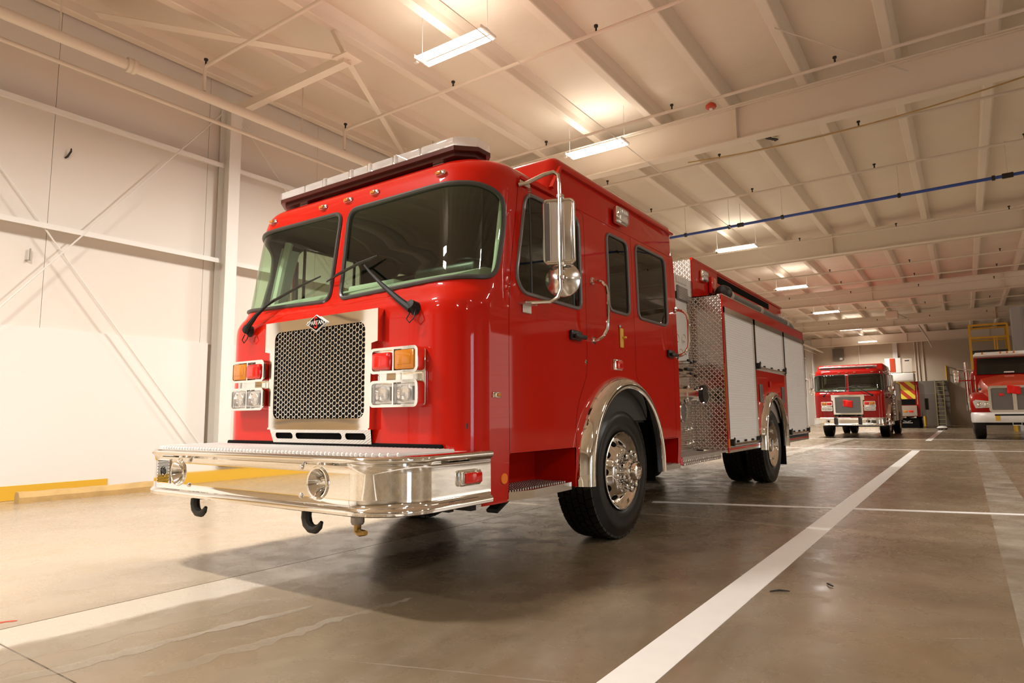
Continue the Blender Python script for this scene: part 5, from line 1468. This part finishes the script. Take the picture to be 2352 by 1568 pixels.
for sg in (-1, 1):
    for (va, vb, z0) in DOORS:
        shutter(sg, va, vb, z0, 2.30, body)
    MB().span((sg * (BU - 0.02), BFv + 0.036, 2.302), (sg * BU, BRv, FZ1 - 0.012)).build('upper_band', 'red', body, smooth=None)
    MB().span((sg * (BU - 0.02), BFv, FZ1 - 0.011), (sg * (BU + 0.004), BRv, FZ1 + 0.002)).build('edge_trim', 'alu', body, smooth=None)
    # panel round the rear wheel with its cut-out
    ac, ar, az = 7.19, 0.66, 0.60
    ph_ = [(6.358, 0.60), (6.358, 1.598), (8.162, 1.598), (8.162, 0.62)]
    arc = [(ac + ar * math.cos(a), az + ar * math.sin(a)) for a in [PI * i / 20 for i in range(21)]]
    mb = MB()
    quarter = [(8.162, 0.60), (8.162, 1.598), (6.358, 1.598), (6.358, 0.60), (ac - ar, 0.60)] + arc[::-1][1:-1] + [(ac + ar, 0.60)]
    surface('wheel_panel', (lambda s_: (lambda a, b: (s_ * (BU - 0.004), a, b)))(sg), quarter, [], ([6.4 + 0.2 * i for i in range(9)], [0.7 + 0.15 * i for i in range(6)]), 'red', body, 0.08)
    path = [((sg * (BU - 0.004), ac - ar, 0.50), (0, -1, 0), (sg, 0, 0))]
    for i in range(25):
        a = PI * i / 24
        path.append(((sg * (BU - 0.004), ac - ar * math.cos(a), az + ar * math.sin(a)), (0, -math.cos(a), math.sin(a)), (sg, 0, 0)))
    path.append(((sg * (BU - 0.004), ac + ar, 0.50), (0, 1, 0), (sg, 0, 0)))
    MB().sweep(path, [(-0.04, 0.0), (-0.045, 0.05), (-0.03, 0.08), (0.0, 0.085), (0.035, 0.065), (0.055, 0.02), (0.058, 0.0)]).build('rear_fenderette', 'chrome', body, smooth=50)
    vs = []; n = 20
    for u in (BU - 0.01, 0.55):
        vs += [(sg * u, ac - (ar - 0.01) * math.cos(PI * i / n), az + (ar - 0.01) * math.sin(PI * i / n)) for i in range(n + 1)]
    MB().add(vs, [(i, i + 1, n + 2 + i, n + 1 + i) for i in range(n)] + [tuple(range(n + 1, 2 * n + 2))]).build('wheel_housing', 'matt_black', body, smooth=40)
    MB().rbox((sg * 1.02, ac + ar + 0.05, 0.52), (0.42, 0.02, 0.62), 0.006, 1).build('mud_flap', 'rubber', body)
    for vv in (6.60, 7.93):
        MB().rbox((sg * (BU + 0.004), vv, 1.28), (0.014, 0.17, 0.25), 0.006, 2).build('bottle_hatch', 'grey_trim', body)
    MB().rbox((sg * (BU + 0.01), 7.10, 1.42), (0.02, 0.06, 0.09), 0.008, 2).build('filler_flap', 'red', body)
    for (va, vb) in ((BFv + 0.036, 6.48), (8.0, BRv)):
        MB().span((sg * (BU - 0.05), va, 0.535), (sg * BU, vb, 0.596)).build('rub_rail', 'alu', body, smooth=None)
        MB().span((sg * BU, va + 0.02, 0.566), (sg * (BU + 0.002), vb - 0.02, 0.590)).build('rub_rail_stripe', 'red', body, smooth=None)
        MB().span((sg * 0.55, va + 0.02, 0.60), (sg * (BU - 0.04), vb - 0.02, 0.85)).build('lower_compartment', 'dark_steel', body, smooth=None)
    # hose bed wall above the body
    hb = MB().span((sg * 0.845, BFv, 2.454), (sg * 0.860, BRv + 0.05, 2.93)).build('hose_bed_side', 'red', body, smooth=None)
    MB().span((sg * 0.845, BFv, 2.925), (sg * 0.880, BRv + 0.05, 2.955)).build('top_rail', 'red', hb, smooth=None)
    MB().span((sg * 0.860, BFv, 2.46), (sg * 0.875, 5.98, 2.925)).build('lamp_panel', 'red', hb, smooth=None)
    MB().span((sg * 0.8605, 5.99, 2.80), (sg * 0.864, 8.9, 2.90)).build('dark_recess', 'matt_black', hb, smooth=None)
    scene_light(sg * 0.875, 5.33, 2.77, sg, hb)
    MB().rbox((sg * 0.905, 5.66, 2.70), (0.05, 0.19, 0.22), 0.012, 2).build('warning_light', 'red_lens', hb)
    for vv in (9.15, 9.55):
        lb_ = MB().lathe([(0.05, 0.0), (0.07, 0.01), (0.075, 0.10), (0.06, 0.14), (0.0, 0.15)], (sg * 0.96, vv, 2.60), (0, 0, 1), 16).build('beacon', 'clear', hb)
        MB().lathe([(0.0, 0.10), (0.04, 0.08), (0.045, 0.0)], (sg * 0.96, vv, 2.62), (0, 0, 1), 12).build('beacon_reflector', 'led', lb_)
    # hard suction hose carried on the catwalk
    hz = 2.575
    sh_ = MB().tube([(sg * 1.05, 5.74, hz), (sg * 1.05, 9.30, hz), (sg * 1.06, 9.46, hz - 0.02), (sg * 1.07, 9.55, hz - 0.07)], 0.062, 16).build('suction_hose', 'hose_grey', body)
    MB().lathe([(0.0, -0.12), (0.075, -0.11), (0.098, -0.06), (0.10, 0.05), (0.085, 0.10), (0.07, 0.12)], (sg * 1.05, 5.66, hz + 0.01), (0, 1, 0), 24).build('hose_strainer', 'black', sh_)
    for vv in (5.84, 7.4, 9.2):
        MB().lathe([(0.062, -0.05), (0.076, -0.045), (0.078, 0.045), (0.062, 0.05)], (sg * 1.05, vv, hz), (0, 1, 0), 18).build('hose_coupling', 'alu_satin', sh_)
    for vv in (6.2, 7.9, 9.0):
        MB().rbox((sg * 1.05, vv, 2.485), (0.16, 0.06, 0.06), 0.01, 1).build('hose_cradle', 'alu', sh_)
    MB().tube([(sg * 0.98, 8.9, 2.60), (sg * 1.02, 9.3, 2.63), (sg * 1.09, 9.52, 2.58), (sg * 1.10, 9.60, 2.47)], 0.014, 8).build('rubber_strap', 'black', sh_)
MB().span((-0.845, BFv + 0.02, 2.454), (0.845, BRv, 2.50)).build('hose_bed_floor', 'alu_satin', body, smooth=None)
MB().span((-0.858, BFv - 0.012, 2.40), (0.858, BFv - 0.001, 2.93)).build('hose_bed_front', 'diamond', body, smooth=None)
MB().rbox((0, 7.4, 2.66), (1.60, 4.2, 0.30), 0.08, 2).build('hose_bed_cover', 'hook_black', body)

# ================================================================== the second engine farther back (same make of cab)
E2 = empty('fire_engine', (-3.74, 28.35, 0), R(0), 'distant red fire engine facing the camera with a red rag on its grille', 'fire engine')
take = {'cab', 'cab_roof', 'cab_rear_wall', 'windshield', 'front_door', 'rear_door', 'side_window', 'grab_rail', 'raised_roof', 'cab_lining', 'cab_floor', 'cab_back_panel', 'headliner', 'dashboard', 'pillar_trim', 'cab_seat',
        'steering_wheel', 'wiper', 'marker_light', 'light_bar', 'bumper', 'lower_grille', 'lamp_cluster', 'mirror_arm', 'mirror_head', 'convex_mirror', 'scene_light', 'fenderette', 'wheel_housing', 'step_well', 'cab_step', 'front_axle', 'rear_axle',
        'wheel', 'inner_dual_tyre', 'frame_rail', 'engine_block', 'air_horn'}
small = ('lug_nut', 'hand_hole', 'lamp_fin', 'bumper_bolt', 'spoke', 'led', 'arm_spring', 'drip_rail', 'washer_hose')
for ch in list(ENG.children):
    if ch.name.split('.')[0] in take:
        c = copy_tree(ch, E2, skip=small)
        if ch.name.split('.')[0] in ('bumper', 'air_horn'): c.location.y += 0.30
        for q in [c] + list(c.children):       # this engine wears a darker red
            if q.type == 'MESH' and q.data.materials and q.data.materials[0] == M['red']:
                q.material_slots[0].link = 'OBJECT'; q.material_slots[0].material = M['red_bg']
            if q.name.startswith('windshield'):
                q.material_slots[0].link = 'OBJECT'; q.material_slots[0].material = M['tint']
surface('grille', flat, gr[::-1], [rrect(0.90, 0.62, 0.03, 4, 0.0, 1.29)], glines, 'chrome', E2, 0.08)
MB().box((0, -0.02, 1.29), (0.94, 0.02, 0.66)).build('grille_screen', 'hose_grey', E2, smooth=None)
for sg in (-1, 1):
    MB().rbox((sg * 0.62, 1.0, 0.9), (0.04, 0.5, 0.3), 0.01, 1).build('splash_shield', 'dark_steel', E2)
b2 = MB().span((-1.2, 3.5, 0.62), (1.2, 8.8, 2.35)).build('body', 'alu_satin', E2, smooth=None)
for sg in (-1, 1):
    for k, vv in enumerate((3.6, 3.95, 4.5, 5.9)):
        MB().span((sg * 1.2, vv, 0.60), (sg * 1.225, vv + 0.10, 2.4)).build('door_post', 'chrome', b2, smooth=None)
    MB().span((sg * 1.2, 6.1, 1.55), (sg * 1.22, 7.8, 2.3)).build('roller_door', 'shutter', b2, smooth=None)
    for k in range(5):
        MB().lathe([(0.07, 0), (0.08, 0.05), (0.06, 0.10), (0.0, 0.11)], (sg * 1.2, 3.80, 0.9 + 0.22 * k), (sg, 0, 0), 14).build('discharge_cap', 'chrome', b2)
    MB().rbox((sg * 1.24, 3.8, 1.95), (0.06, 0.14, 0.3), 0.02, 2).build('hose_valve', 'yellow', b2)
MB().span((-0.9, 3.5, 2.35), (0.9, 8.8, 2.75)).build('hose_bed_wall', 'red', b2, smooth=None)
def rag(loc, label, w_=0.32, h_=0.26):
    o = MB(); vs = []; n = 6
    for i in range(n + 1):
        for j in range(n + 1):
            a = i / n - 0.5; b = j / n
            vs.append((a * w_ * (1 + 0.06 * b), -0.012 * math.sin(9 * a + 3 * b) - 0.012, -b * h_ - 0.02 * math.sin(5 * a)))
    o.add(vs, [(i * (n + 1) + j, (i + 1) * (n + 1) + j, (i + 1) * (n + 1) + j + 1, i * (n + 1) + j + 1) for i in range(n) for j in range(n)])
    ob = o.build('red_rag', 'flag'); ob.location = loc
    sm = ob.modifiers.new('thickness', 'SOLIDIFY'); sm.thickness = 0.006
    return tag(ob, label, 'rag')
rag((-3.74, 28.35 - 0.052, 1.47), 'small red rag hung on the grille of the distant engine')

# ================================================================== conventional tanker truck at the right edge
TK = empty('tanker_truck', (1.43, 28.0, 0), 0, 'red long-nosed tanker truck with white sun visor cut off by the right edge', 'truck')
def loft(secs):
    """secs: list of (y, [(x, z) ...]) with equal point counts"""
    mb = MB(); k = len(secs[0][1])
    vs = [(x, y, z) for y, pts in secs for x, z in pts]
    fs = [(i * k + j, i * k + (j + 1) % k, (i + 1) * k + (j + 1) % k, (i + 1) * k + j) for i in range(len(secs) - 1) for j in range(k)]
    fs += [tuple(range(k - 1, -1, -1)), tuple((len(secs) - 1) * k + j for j in range(k))]
    return mb.add(vs, fs)
def hood_sec(w, z0, z1, rnd):
    p = [(-w, z0), (-w, z1 - rnd), (-w + 0.35 * rnd, z1 - 0.35 * rnd), (-w + rnd, z1 - 0.08), (-0.3 * w, z1), (0.3 * w, z1), (w - rnd, z1 - 0.08), (w - 0.35 * rnd, z1 - 0.35 * rnd), (w, z1 - rnd), (w, z0)]
    return p
loft([(0.32, hood_sec(0.74, 0.95, 1.86, 0.14)), (0.45, hood_sec(0.80, 0.95, 1.95, 0.20)), (1.0, hood_sec(0.90, 0.95, 2.10, 0.28)), (1.9, hood_sec(0.98, 0.95, 2.32, 0.34))]).build('hood', 'orange_red', TK, smooth=50)
for sg in (-1, 1):
    # fender with headlamp
    secs = []
    for y_, zt, zb, uo in ((0.22, 1.32, 0.92, 1.18), (0.35, 1.48, 0.92, 1.24), (0.65, 1.62, 1.05, 1.27), (1.15, 1.68, 1.16, 1.28), (1.7, 1.62, 1.10, 1.26), (2.0, 1.45, 0.95, 1.22)):
        secs.append((y_, [(sg * 0.72, zb), (sg * 0.72, zt + 0.03), (sg * (uo - 0.16), zt + 0.01), (sg * (uo - 0.03), zt - 0.08), (sg * uo, zt - 0.22), (sg * uo, zb)]))
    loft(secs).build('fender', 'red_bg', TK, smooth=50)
    hl = MB().prism([(0.66, 1.12), (1.12, 1.10), (1.19, 1.34), (1.10, 1.40), (0.72, 1.34)], (0, 0.245, 0), (sg, 0, 0), (0, 0, 1), (0, -0.05, 0)).build('headlamp', 'led', TK, smooth=None)
    for (uu, zz_) in ((0.80, 1.23), (1.00, 1.24)):
        MB().lathe([(0.085, 0.02), (0.07, 0.0), (0.03, 0.008), (0.0, 0.012)], (sg * uu, 0.192, zz_), (0, -1, 0), 16).build('reflector', 'chrome', hl)
    MB().lathe([(0.0, 0.02), (0.055, 0.015), (0.06, 0.0)], (sg * 0.95, 0.60, 1.78), (sg * 0.5, -0.8, 0.2), 16).build('hood_mirror', 'black', TK)
    o = put('wheel', RIM_F, TK, (sg * 1.20, 1.20, 0.546), 0 if sg > 0 else PI); put('tyre', TY_F, o, (-0.172, 0, 0))
    o = put('wheel', RIM_R, TK, (sg * 1.20, 6.2, 0.536), 0 if sg > 0 else PI); put('tyre', TY_R, o, (-0.1415, 0, 0))
    # exhaust stack, mirror, step tank
    ex = MB().lathe([(0.075, 0.0), (0.085, 0.02), (0.085, 1.55), (0.06, 1.58), (0.06, 1.95), (0.0, 1.95)], (sg * 1.28, 3.75, 1.0), (0, 0, 1), 20).build('exhaust_stack', 'chrome', TK)
    mr = MB().rbox((sg * 1.62, 2.25, 2.33), (0.20, 0.10, 0.50), 0.04, 3).build('mirror', 'chrome', TK)
    MB().tube([(sg * 1.05, 2.25, 2.16), (sg * 1.60, 2.25, 2.16)], 0.022, 8).build('mirror_stay', 'red_bg', mr)
    MB().tube([(sg * 1.05, 2.25, 2.55), (sg * 1.60, 2.25, 2.62)], 0.016, 8).build('mirror_stay', 'chrome', mr)
    MB().lathe([(0.0, 0), (0.30, 0.01), (0.32, 0.05), (0.32, 1.2), (0.30, 1.25), (0.0, 1.26)], (sg * 0.95, 2.35, 0.82), (0, 1, 0), 24).build('fuel_tank', 'chrome', TK)
    MB().rbox((sg * 1.07, 2.9, 1.95), (0.03, 0.72, 0.60), 0.05, 2).build('door_window', 'bg_glass', TK)
    MB().tube([(sg * 1.0, 3.72, 2.90), (sg * 1.0, 3.72, 3.35)], 0.008, 6).build('antenna', 'dark_steel', TK)
# grille
gf = MB()
ring_plate(gf, rrect(1.46, 0.92, 0.10, 5, 0, 1.41), rrect(1.30, 0.76, 0.05, 5, 0, 1.41), (0, 0.30, 0), (1, 0, 0), (0, 0, 1), (0, -0.09, 0))
gf = gf.build('grille_surround', 'chrome', TK, smooth=40)
MB().box((0, 0.26, 1.41), (0.11, 0.09, 0.80)).build('grille_bar', 'chrome', gf, smooth=None)
MB().box((0, 0.27, 1.41), (1.34, 0.03, 0.80)).build('grille_screen', 'grey_trim', gf, smooth=None)
for uu in (-0.36, 0.36):
    MB().rbox((uu, 0.235, 1.56), (0.15, 0.04, 0.10), 0.02, 2).build('grille_light', 'red_lens', gf)
mb = MB()
bs = [(-0.0, 0.60), (0.02, 0.60), (0.05, 0.66), (0.05, 0.90), (0.02, 0.95), (0.0, 0.95)]
path = []
for (uu, vv) in ((-1.24, 0.42), (-1.22, 0.22), (-1.10, 0.08), (-0.8, 0.02), (0.8, 0.02), (1.10, 0.08), (1.22, 0.22), (1.24, 0.42)):
    path.append(((uu, vv, 0), (0, -1, 0) if abs(uu) < 1.0 else (math.copysign(0.7, uu), -0.7, 0), (0, 0, 1)))
bp_ = MB().sweep(path, bs).build('bumper', 'deck', TK, smooth=50)
MB().box((0.05, -0.035, 0.86), (1.3, 0.02, 0.05)).build('bumper_slot', 'matt_black', bp_, smooth=None)
for uu in (-0.92, 0.92):
    MB().rbox((uu, 0.0, 0.78), (0.18, 0.07, 0.14), 0.03, 2).build('fog_lamp', 'lamp_glass', bp_)
for uu in (-0.52, 0.52):
    MB().rbox((uu, -0.035, 0.76), (0.14, 0.012, 0.20), 0.005, 1).build('winch_panel', 'yellow', bp_)
MB().tube([(-0.12, 0.06, 0.60), (-0.12, 0.03, 0.51), (0.12, 0.03, 0.51), (0.12, 0.06, 0.60)], 0.012, 6).build('tow_loop', 'white', bp_)
# cab, windshield, visor
loft([(1.90, [(-1.02, 0.95), (-1.02, 2.30), (1.02, 2.30), (1.02, 0.95)]), (2.05, [(-1.06, 0.95), (-1.06, 2.34), (1.06, 2.34), (1.06, 0.95)]), (2.42, [(-1.06, 0.95), (-1.02, 3.02), (1.02, 3.02), (1.06, 0.95)]), (3.60, [(-1.06, 0.95), (-1.02, 3.08), (1.02, 3.08), (1.06, 0.95)])]).build('cab', 'red_bg', TK, smooth=30)
wsn = (Vector((0, -0.66, 0.37))).normalized()
MB().prism([(-0.98, 0.0), (0.98, 0.0), (0.93, 0.70), (-0.93, 0.70)], (0, 2.04, 2.36), (1, 0, 0), Vector((0, 0.36, 0.66)).normalized(), wsn * 0.02).build('windshield', 'bg_glass', TK, smooth=None)
MB().rbox((0, 2.15, 3.07), (2.06, 0.26, 0.10), 0.04, 2, Matrix.Rotation(R(-14), 3, 'X')).build('sun_visor', 'white', TK)
MB().rbox((0, 2.75, 3.17), (1.96, 0.9, 0.08), 0.035, 2).build('roof_cap', 'white', TK)
for uu in (-0.75, -0.2, 0.0, 0.2, 0.75):
    MB().lathe([(0.03, 0), (0.035, 0.05), (0.02, 0.08), (0.0, 0.085)], (uu, 2.06, 3.12), (0, -0.6, 0.8), 10).build('roof_marker', 'amber', TK)
MB().rbox((0, 2.0, 2.42), (0.3, 0.05, 0.05), 0.01, 1).build('window_sticker', 'white', TK)
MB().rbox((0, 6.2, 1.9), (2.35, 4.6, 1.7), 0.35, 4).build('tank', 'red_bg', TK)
for sg in (-1, 1):
    MB().span((sg * 0.38, 0.4, 0.62), (sg * 0.46, 8.4, 0.90)).build('frame_rail', 'dark_steel', TK, smooth=None)
MB().rbox((0, 1.2, 0.56), (1.9, 0.14, 0.14), 0.03, 1).build('front_axle', 'dark_steel', TK)
MB().tube([(-1, 6.2, 0.53), (1, 6.2, 0.53)], 0.08, 10).build('rear_axle', 'dark_steel', TK)
rag((1.43, 28.0 + 0.195, 1.86), 'small red rag hung over the grille of the long-nosed tanker', 0.36, 0.28)

# ================================================================== aerial ladder truck seen from behind, beyond the second engine
AL = empty('ladder_truck', (-3.46, 46.8, 0), 0, 'rear of a ladder truck with red and yellow chevron stripes behind the distant engine', 'truck')
ab = MB().span((-1.22, 0.0, 0.70), (1.22, 7.0, 2.85)).build('body', 'red_bg', AL, smooth=None)
def clip(poly, x0, x1, z0, z1):
    for ax, lim, keep in ((0, x0, 1), (0, x1, -1), (1, z0, 1), (1, z1, -1)):
        out = []
        for i in range(len(poly)):
            a, b = poly[i - 1], poly[i]
            ia, ib = (a[ax] - lim) * keep >= 0, (b[ax] - lim) * keep >= 0
            if ia != ib:
                t_ = (lim - a[ax]) / (b[ax] - a[ax])
                out.append((a[0] + (b[0] - a[0]) * t_, a[1] + (b[1] - a[1]) * t_))
            if ib: out.append(b)
        poly = out
        if len(poly) < 3: return []
    return poly
k = 0
x = -3.0
while x < 3.2:
    q = clip([(x, 3.0), (x + 0.30, 3.0), (x + 0.30 + 1.25, 1.75), (x + 1.25, 1.75)], -1.0, 1.02, 1.78, 2.84)
    if len(q) >= 3:
        MB().prism(q, (0, -0.004, 0), (1, 0, 0), (0, 0, 1), (0, -0.008, 0)).build('chevron_stripe', 'chev_y' if k % 2 else 'chev_r', ab, smooth=None)
    k += 1; x += 0.30
MB().span((-1.15, -0.25, 0.74), (1.06, 0.0, 1.38)).build('rear_step', 'alu', AL, smooth=None)
MB().span((-0.6, -0.03, 1.42), (1.0, -0.005, 1.76)).build('tool_recess', 'matt_black', ab, smooth=None)
for (uu, mt) in ((-0.85, 'red_lens'), (-0.25, 'red_lens'), (0.05, 'lamp_glass'), (0.45, 'amber'), (0.75, 'red_lens')):
    MB().rbox((uu, -0.27, 1.02), (0.24, 0.05, 0.13), 0.03, 2).build('tail_light', mt, AL)
MB().rbox((0.35, -0.15, 0.32), (1.6, 0.03, 0.60), 0.02, 1).build('mud_flap', 'matt_black', AL)
em = MB()
for sg in (-1, 1):
    em.bar((0.5 + sg * 0.02, -0.17, 0.40), (0.5 + sg * 0.20, -0.17, 0.45), 0.02, 0.02)
em.bar((0.25, -0.17, 0.33), (0.78, -0.17, 0.33), 0.015, 0.03)
em.build('flap_emblem', 'white', AL, smooth=None)
for sg in (-1, 1):
    o = put('wheel', RIM_R, AL, (sg * 1.22, 1.9, 0.536), 0 if sg > 0 else PI); put('tyre', TY_R, o, (-0.1415, 0, 0))
    MB().tube([(sg * 1.12, -0.06, 1.45), (sg * 1.12, -0.10, 1.5), (sg * 1.12, -0.10, 2.5), (sg * 1.12, -0.06, 2.6)], 0.02, 8).build('grab_rail', 'chrome', AL)
    MB().span((sg * 0.42, 0.6, 0.60), (sg * 0.5, 6.9, 0.72)).build('frame_rail', 'dark_steel', AL, smooth=None)
MB().tube([(-1.1, 1.9, 0.53), (1.1, 1.9, 0.53)], 0.08, 10).build('rear_axle', 'dark_steel', AL)
bk = MB().rbox((0.2, 0.1, 3.12), (1.75, 0.9, 0.56), 0.10, 3).build('basket', 'white', AL)
MB().span((-0.45, -0.34, 3.40), (0.40, -0.30, 4.32)).build('basket_panel', 'white', bk, smooth=None)
MB().span((-0.18, -0.36, 3.46), (0.10, -0.342, 4.30)).build('red_stripe', 'chev_r', bk, smooth=None)
MB().span((0.50, -0.34, 3.42), (1.00, -0.20, 4.26)).build('basket_locker', 'dust_white', bk, smooth=None)
MB().span((0.62, -0.345, 4.10), (0.86, -0.341, 4.16)).build('locker_slot', 'dark_steel', bk, smooth=None)
MB().rbox((0.18, 0.4, 3.45), (1.9, 0.06, 0.06), 0.02, 1).build('basket_rail', 'yellow', bk)
MB().span((-0.35, 0.9, 2.85), (0.35, 7.0, 3.25)).build('ladder_section', 'alu_satin', AL, smooth=None)

# ================================================================== back of the hall
en = empty('enclosure', (-1.78, 55.6, 0), 0, 'dark grey enclosed room with a door, standing against the back wall', 'enclosure')
ew = MB().span((-0.98, 0.0, 0.0), (0.95, 0.72, 3.2)).build('enclosure_wall', 'grey_door', en, smooth=None)
ed_ = MB().rbox((-0.28, -0.02, 1.16), (0.92, 0.04, 2.3), 0.01, 1).build('enclosure_door', 'grey_door', en)
MB().lathe([(0.0, 0.06), (0.03, 0.05), (0.03, 0.0)], (0.08, -0.04, 1.05), (0, -1, 0), 12).build('door_knob', 'chrome', ed_)
MB().rbox((-0.60, -0.045, 1.55), (0.5, 0.012, 0.80), 0.01, 1).build('door_window', 'bg_glass', ed_)
t = empty('guard_rail', (-0.95, 55.68, 3.2), 0, 'yellow guard rail standing on top of the dark grey enclosure', 'guard rail')
for vv in (0.0, 0.3, 0.6):
    MB().tube([(0.05, vv, 0), (0.05, vv, 1.05)], 0.045, 8).build('post', 'yellow', t)
for zz_ in (0.55, 1.05):
    MB().tube([(0.05, 0, zz_), (0.05, 0.6, zz_)], 0.04, 8).build('rail', 'yellow', t)
t = empty('ladder', (-1.40, 55.56, 0), 0, 'pale yellow ladder leaning against the dark grey enclosure', 'ladder')
for sg in (-1, 1):
    MB().bar((sg * 0.25, -0.50, 0.0), (sg * 0.25, -0.06, 3.25), 0.05, 0.09).build('stile', 'ladder', t)
for k in range(11):
    f_ = (k + 0.5) / 11.2
    MB().tube([(-0.25, -0.50 + 0.44 * f_, 3.25 * f_), (0.25, -0.50 + 0.44 * f_, 3.25 * f_)], 0.024, 6).build('rung', 'ladder', t)
o = MB().lathe([(0.0, 1.08), (0.06, 1.05), (0.085, 0.98), (0.085, 0.0), (0.0, 0.0)], (0, 0, 0), (0, 0, 1), 16).build('bollard', 'yellow'); o.location = (-2.36, 54.6, 0)
tag(o, 'yellow bollard post on the floor between ladder truck and grey enclosure', 'bollard')
t = empty('floor_scrubber', (-1.09, 42.5, 0), 0, 'low round robot cleaner on the floor near the back of the hall', 'cleaner')
MB().lathe([(0.0, 0.22), (0.16, 0.20), (0.24, 0.14), (0.25, 0.10)], (0, 0, 0), (0, 0, 1), 24).build('cover', 'white', t)
MB().lathe([(0.25, 0.10), (0.25, 0.04), (0.0, 0.04)], (0, 0, 0), (0, 0, 1), 24).build('base', 'black', t)
for a_ in (0.4, 2.5, 4.6):
    MB().lathe([(0.0, -0.02), (0.04, -0.02), (0.04, 0.02), (0.0, 0.02)], (0.17 * math.cos(a_), 0.17 * math.sin(a_), 0.04), (1, 0, 0), 12).build('castor', 'black', t)
# fittings on the back wall
MB().span((-4.15, Y1 - 0.3, 0), (-3.85, Y1, 6.6)).build('column', 'liner', wb, smooth=None)
MB().span((X0, Y1 - 0.35, 0), (X0 + 0.35, Y1, 6.6)).build('column', 'liner', wb, smooth=None)
t = empty('electrical_cabinet', (-7.86, Y1 - 0.02, 5.06), 0, 'grey electrical cabinet high on the back wall above the distant engine', 'cabinet')
MB().rbox((0, -0.14, 0.45), (0.76, 0.25, 0.9), 0.02, 1).build('cabinet_box', 'grey_door', t)
MB().rbox((0.2, -0.272, 0.10), (0.2, 0.012, 0.16), 0.005, 1).build('notice', 'white', t)
for x_, z_ in ((-6.42, 4.8), (-2.25, 4.9), (-2.55, 5.0), (-2.75, 5.0)):
    MB().tube([(x_, Y1 - 0.06, 0.5 if x_ < -6 else 3.0), (x_, Y1 - 0.06, 6.6)], 0.045, 8).build('wall_pipe', 'dust_white', wb)
MB().span((X0, Y1 - 0.14, 6.55), (X1, Y1, 6.66)).build('eave_beam', 'dark_steel', wb, smooth=None)
t = empty('ceiling_duct', (-2.9, 40.5, 6.25), 0, 'pale square heater hanging under the roof near the back', 'heater')
MB().rbox((0, 0, 0), (0.6, 0.5, 0.4), 0.03, 1).build('heater_case', 'dust_white', t)
MB().tube([(0.2, 0.2, 0.1), (0.9, 6.0, 0.1), (1.2, 10.0, -0.4), (1.3, 14.0, -0.7)], 0.05, 8).build('flue_pipe', 'dust_white', t)
# yellow work platform and the clad shaft beside it, rising behind the tanker
t = empty('work_platform', (1.25, 40.0, 0), 0, 'yellow railed work platform rising behind the tanker cab', 'platform')
for (xx, yy) in ((-0.78, 0), (0.75, 0), (-0.78, 1.6), (0.75, 1.6)):
    MB().bar((xx, yy, 0), (xx, yy, 5.32), 0.09, 0.09).build('post', 'yellow', t, smooth=None)
for zz_ in (4.66, 5.30):
    MB().bar((-0.78, 0, zz_), (0.75, 0, zz_), 0.08, 0.10).build('rail', 'yellow', t, smooth=None)
    MB().bar((-0.78, 1.6, zz_), (0.75, 1.6, zz_), 0.06, 0.08).build('rail', 'yellow', t, smooth=None)
    MB().bar((-0.78, 0, zz_), (-0.78, 1.6, zz_), 0.06, 0.08).build('rail', 'yellow', t, smooth=None)
for xx in (0.20, 0.30):
    MB().bar((xx, 0, 4.0), (xx, 0, 4.66), 0.06, 0.06).build('gate_post', 'yellow', t, smooth=None)
MB().span((-0.82, -0.04, 3.95), (0.80, 1.64, 4.02)).build('platform_deck', 'dark_steel', t, smooth=None)
t = empty('clad_shaft', (3.3, 40.6, 0), 0, 'tall shaft clad in pale corrugated sheet at the upper right edge', 'shaft')
MB().span((-1.05, 0.0, 0.0), (1.2, 1.3, 6.15)).build('shaft_core', 'silver_sheet', t, smooth=None)
for k in range(18):
    MB().rbox((-0.62 + 0.10 * k, -0.02, 3.07), (0.045, 0.04, 6.1), 0.012, 1).build('corrugation', 'silver_sheet', t)
# bits of litter on the floor
for (x_, y_, a_, l_, lab) in ((-0.93, 3.95, 0.6, 0.11, 'small dark splinter lying on the floor beside the long white line'), (-0.72, 4.25, 2.2, 0.07, 'tiny dark twig on the floor right of the long white line')):
    o = MB().tube([(-l_ / 2, 0, 0.006), (0, 0.008, 0.010), (l_ / 2, 0, 0.006)], [0.004, 0.006, 0.003], 5).build('splinter', 'dark_steel')
    o.location = (x_, y_, 0.0); o.rotation_euler = (0, 0, a_); tag(o, lab, 'debris')
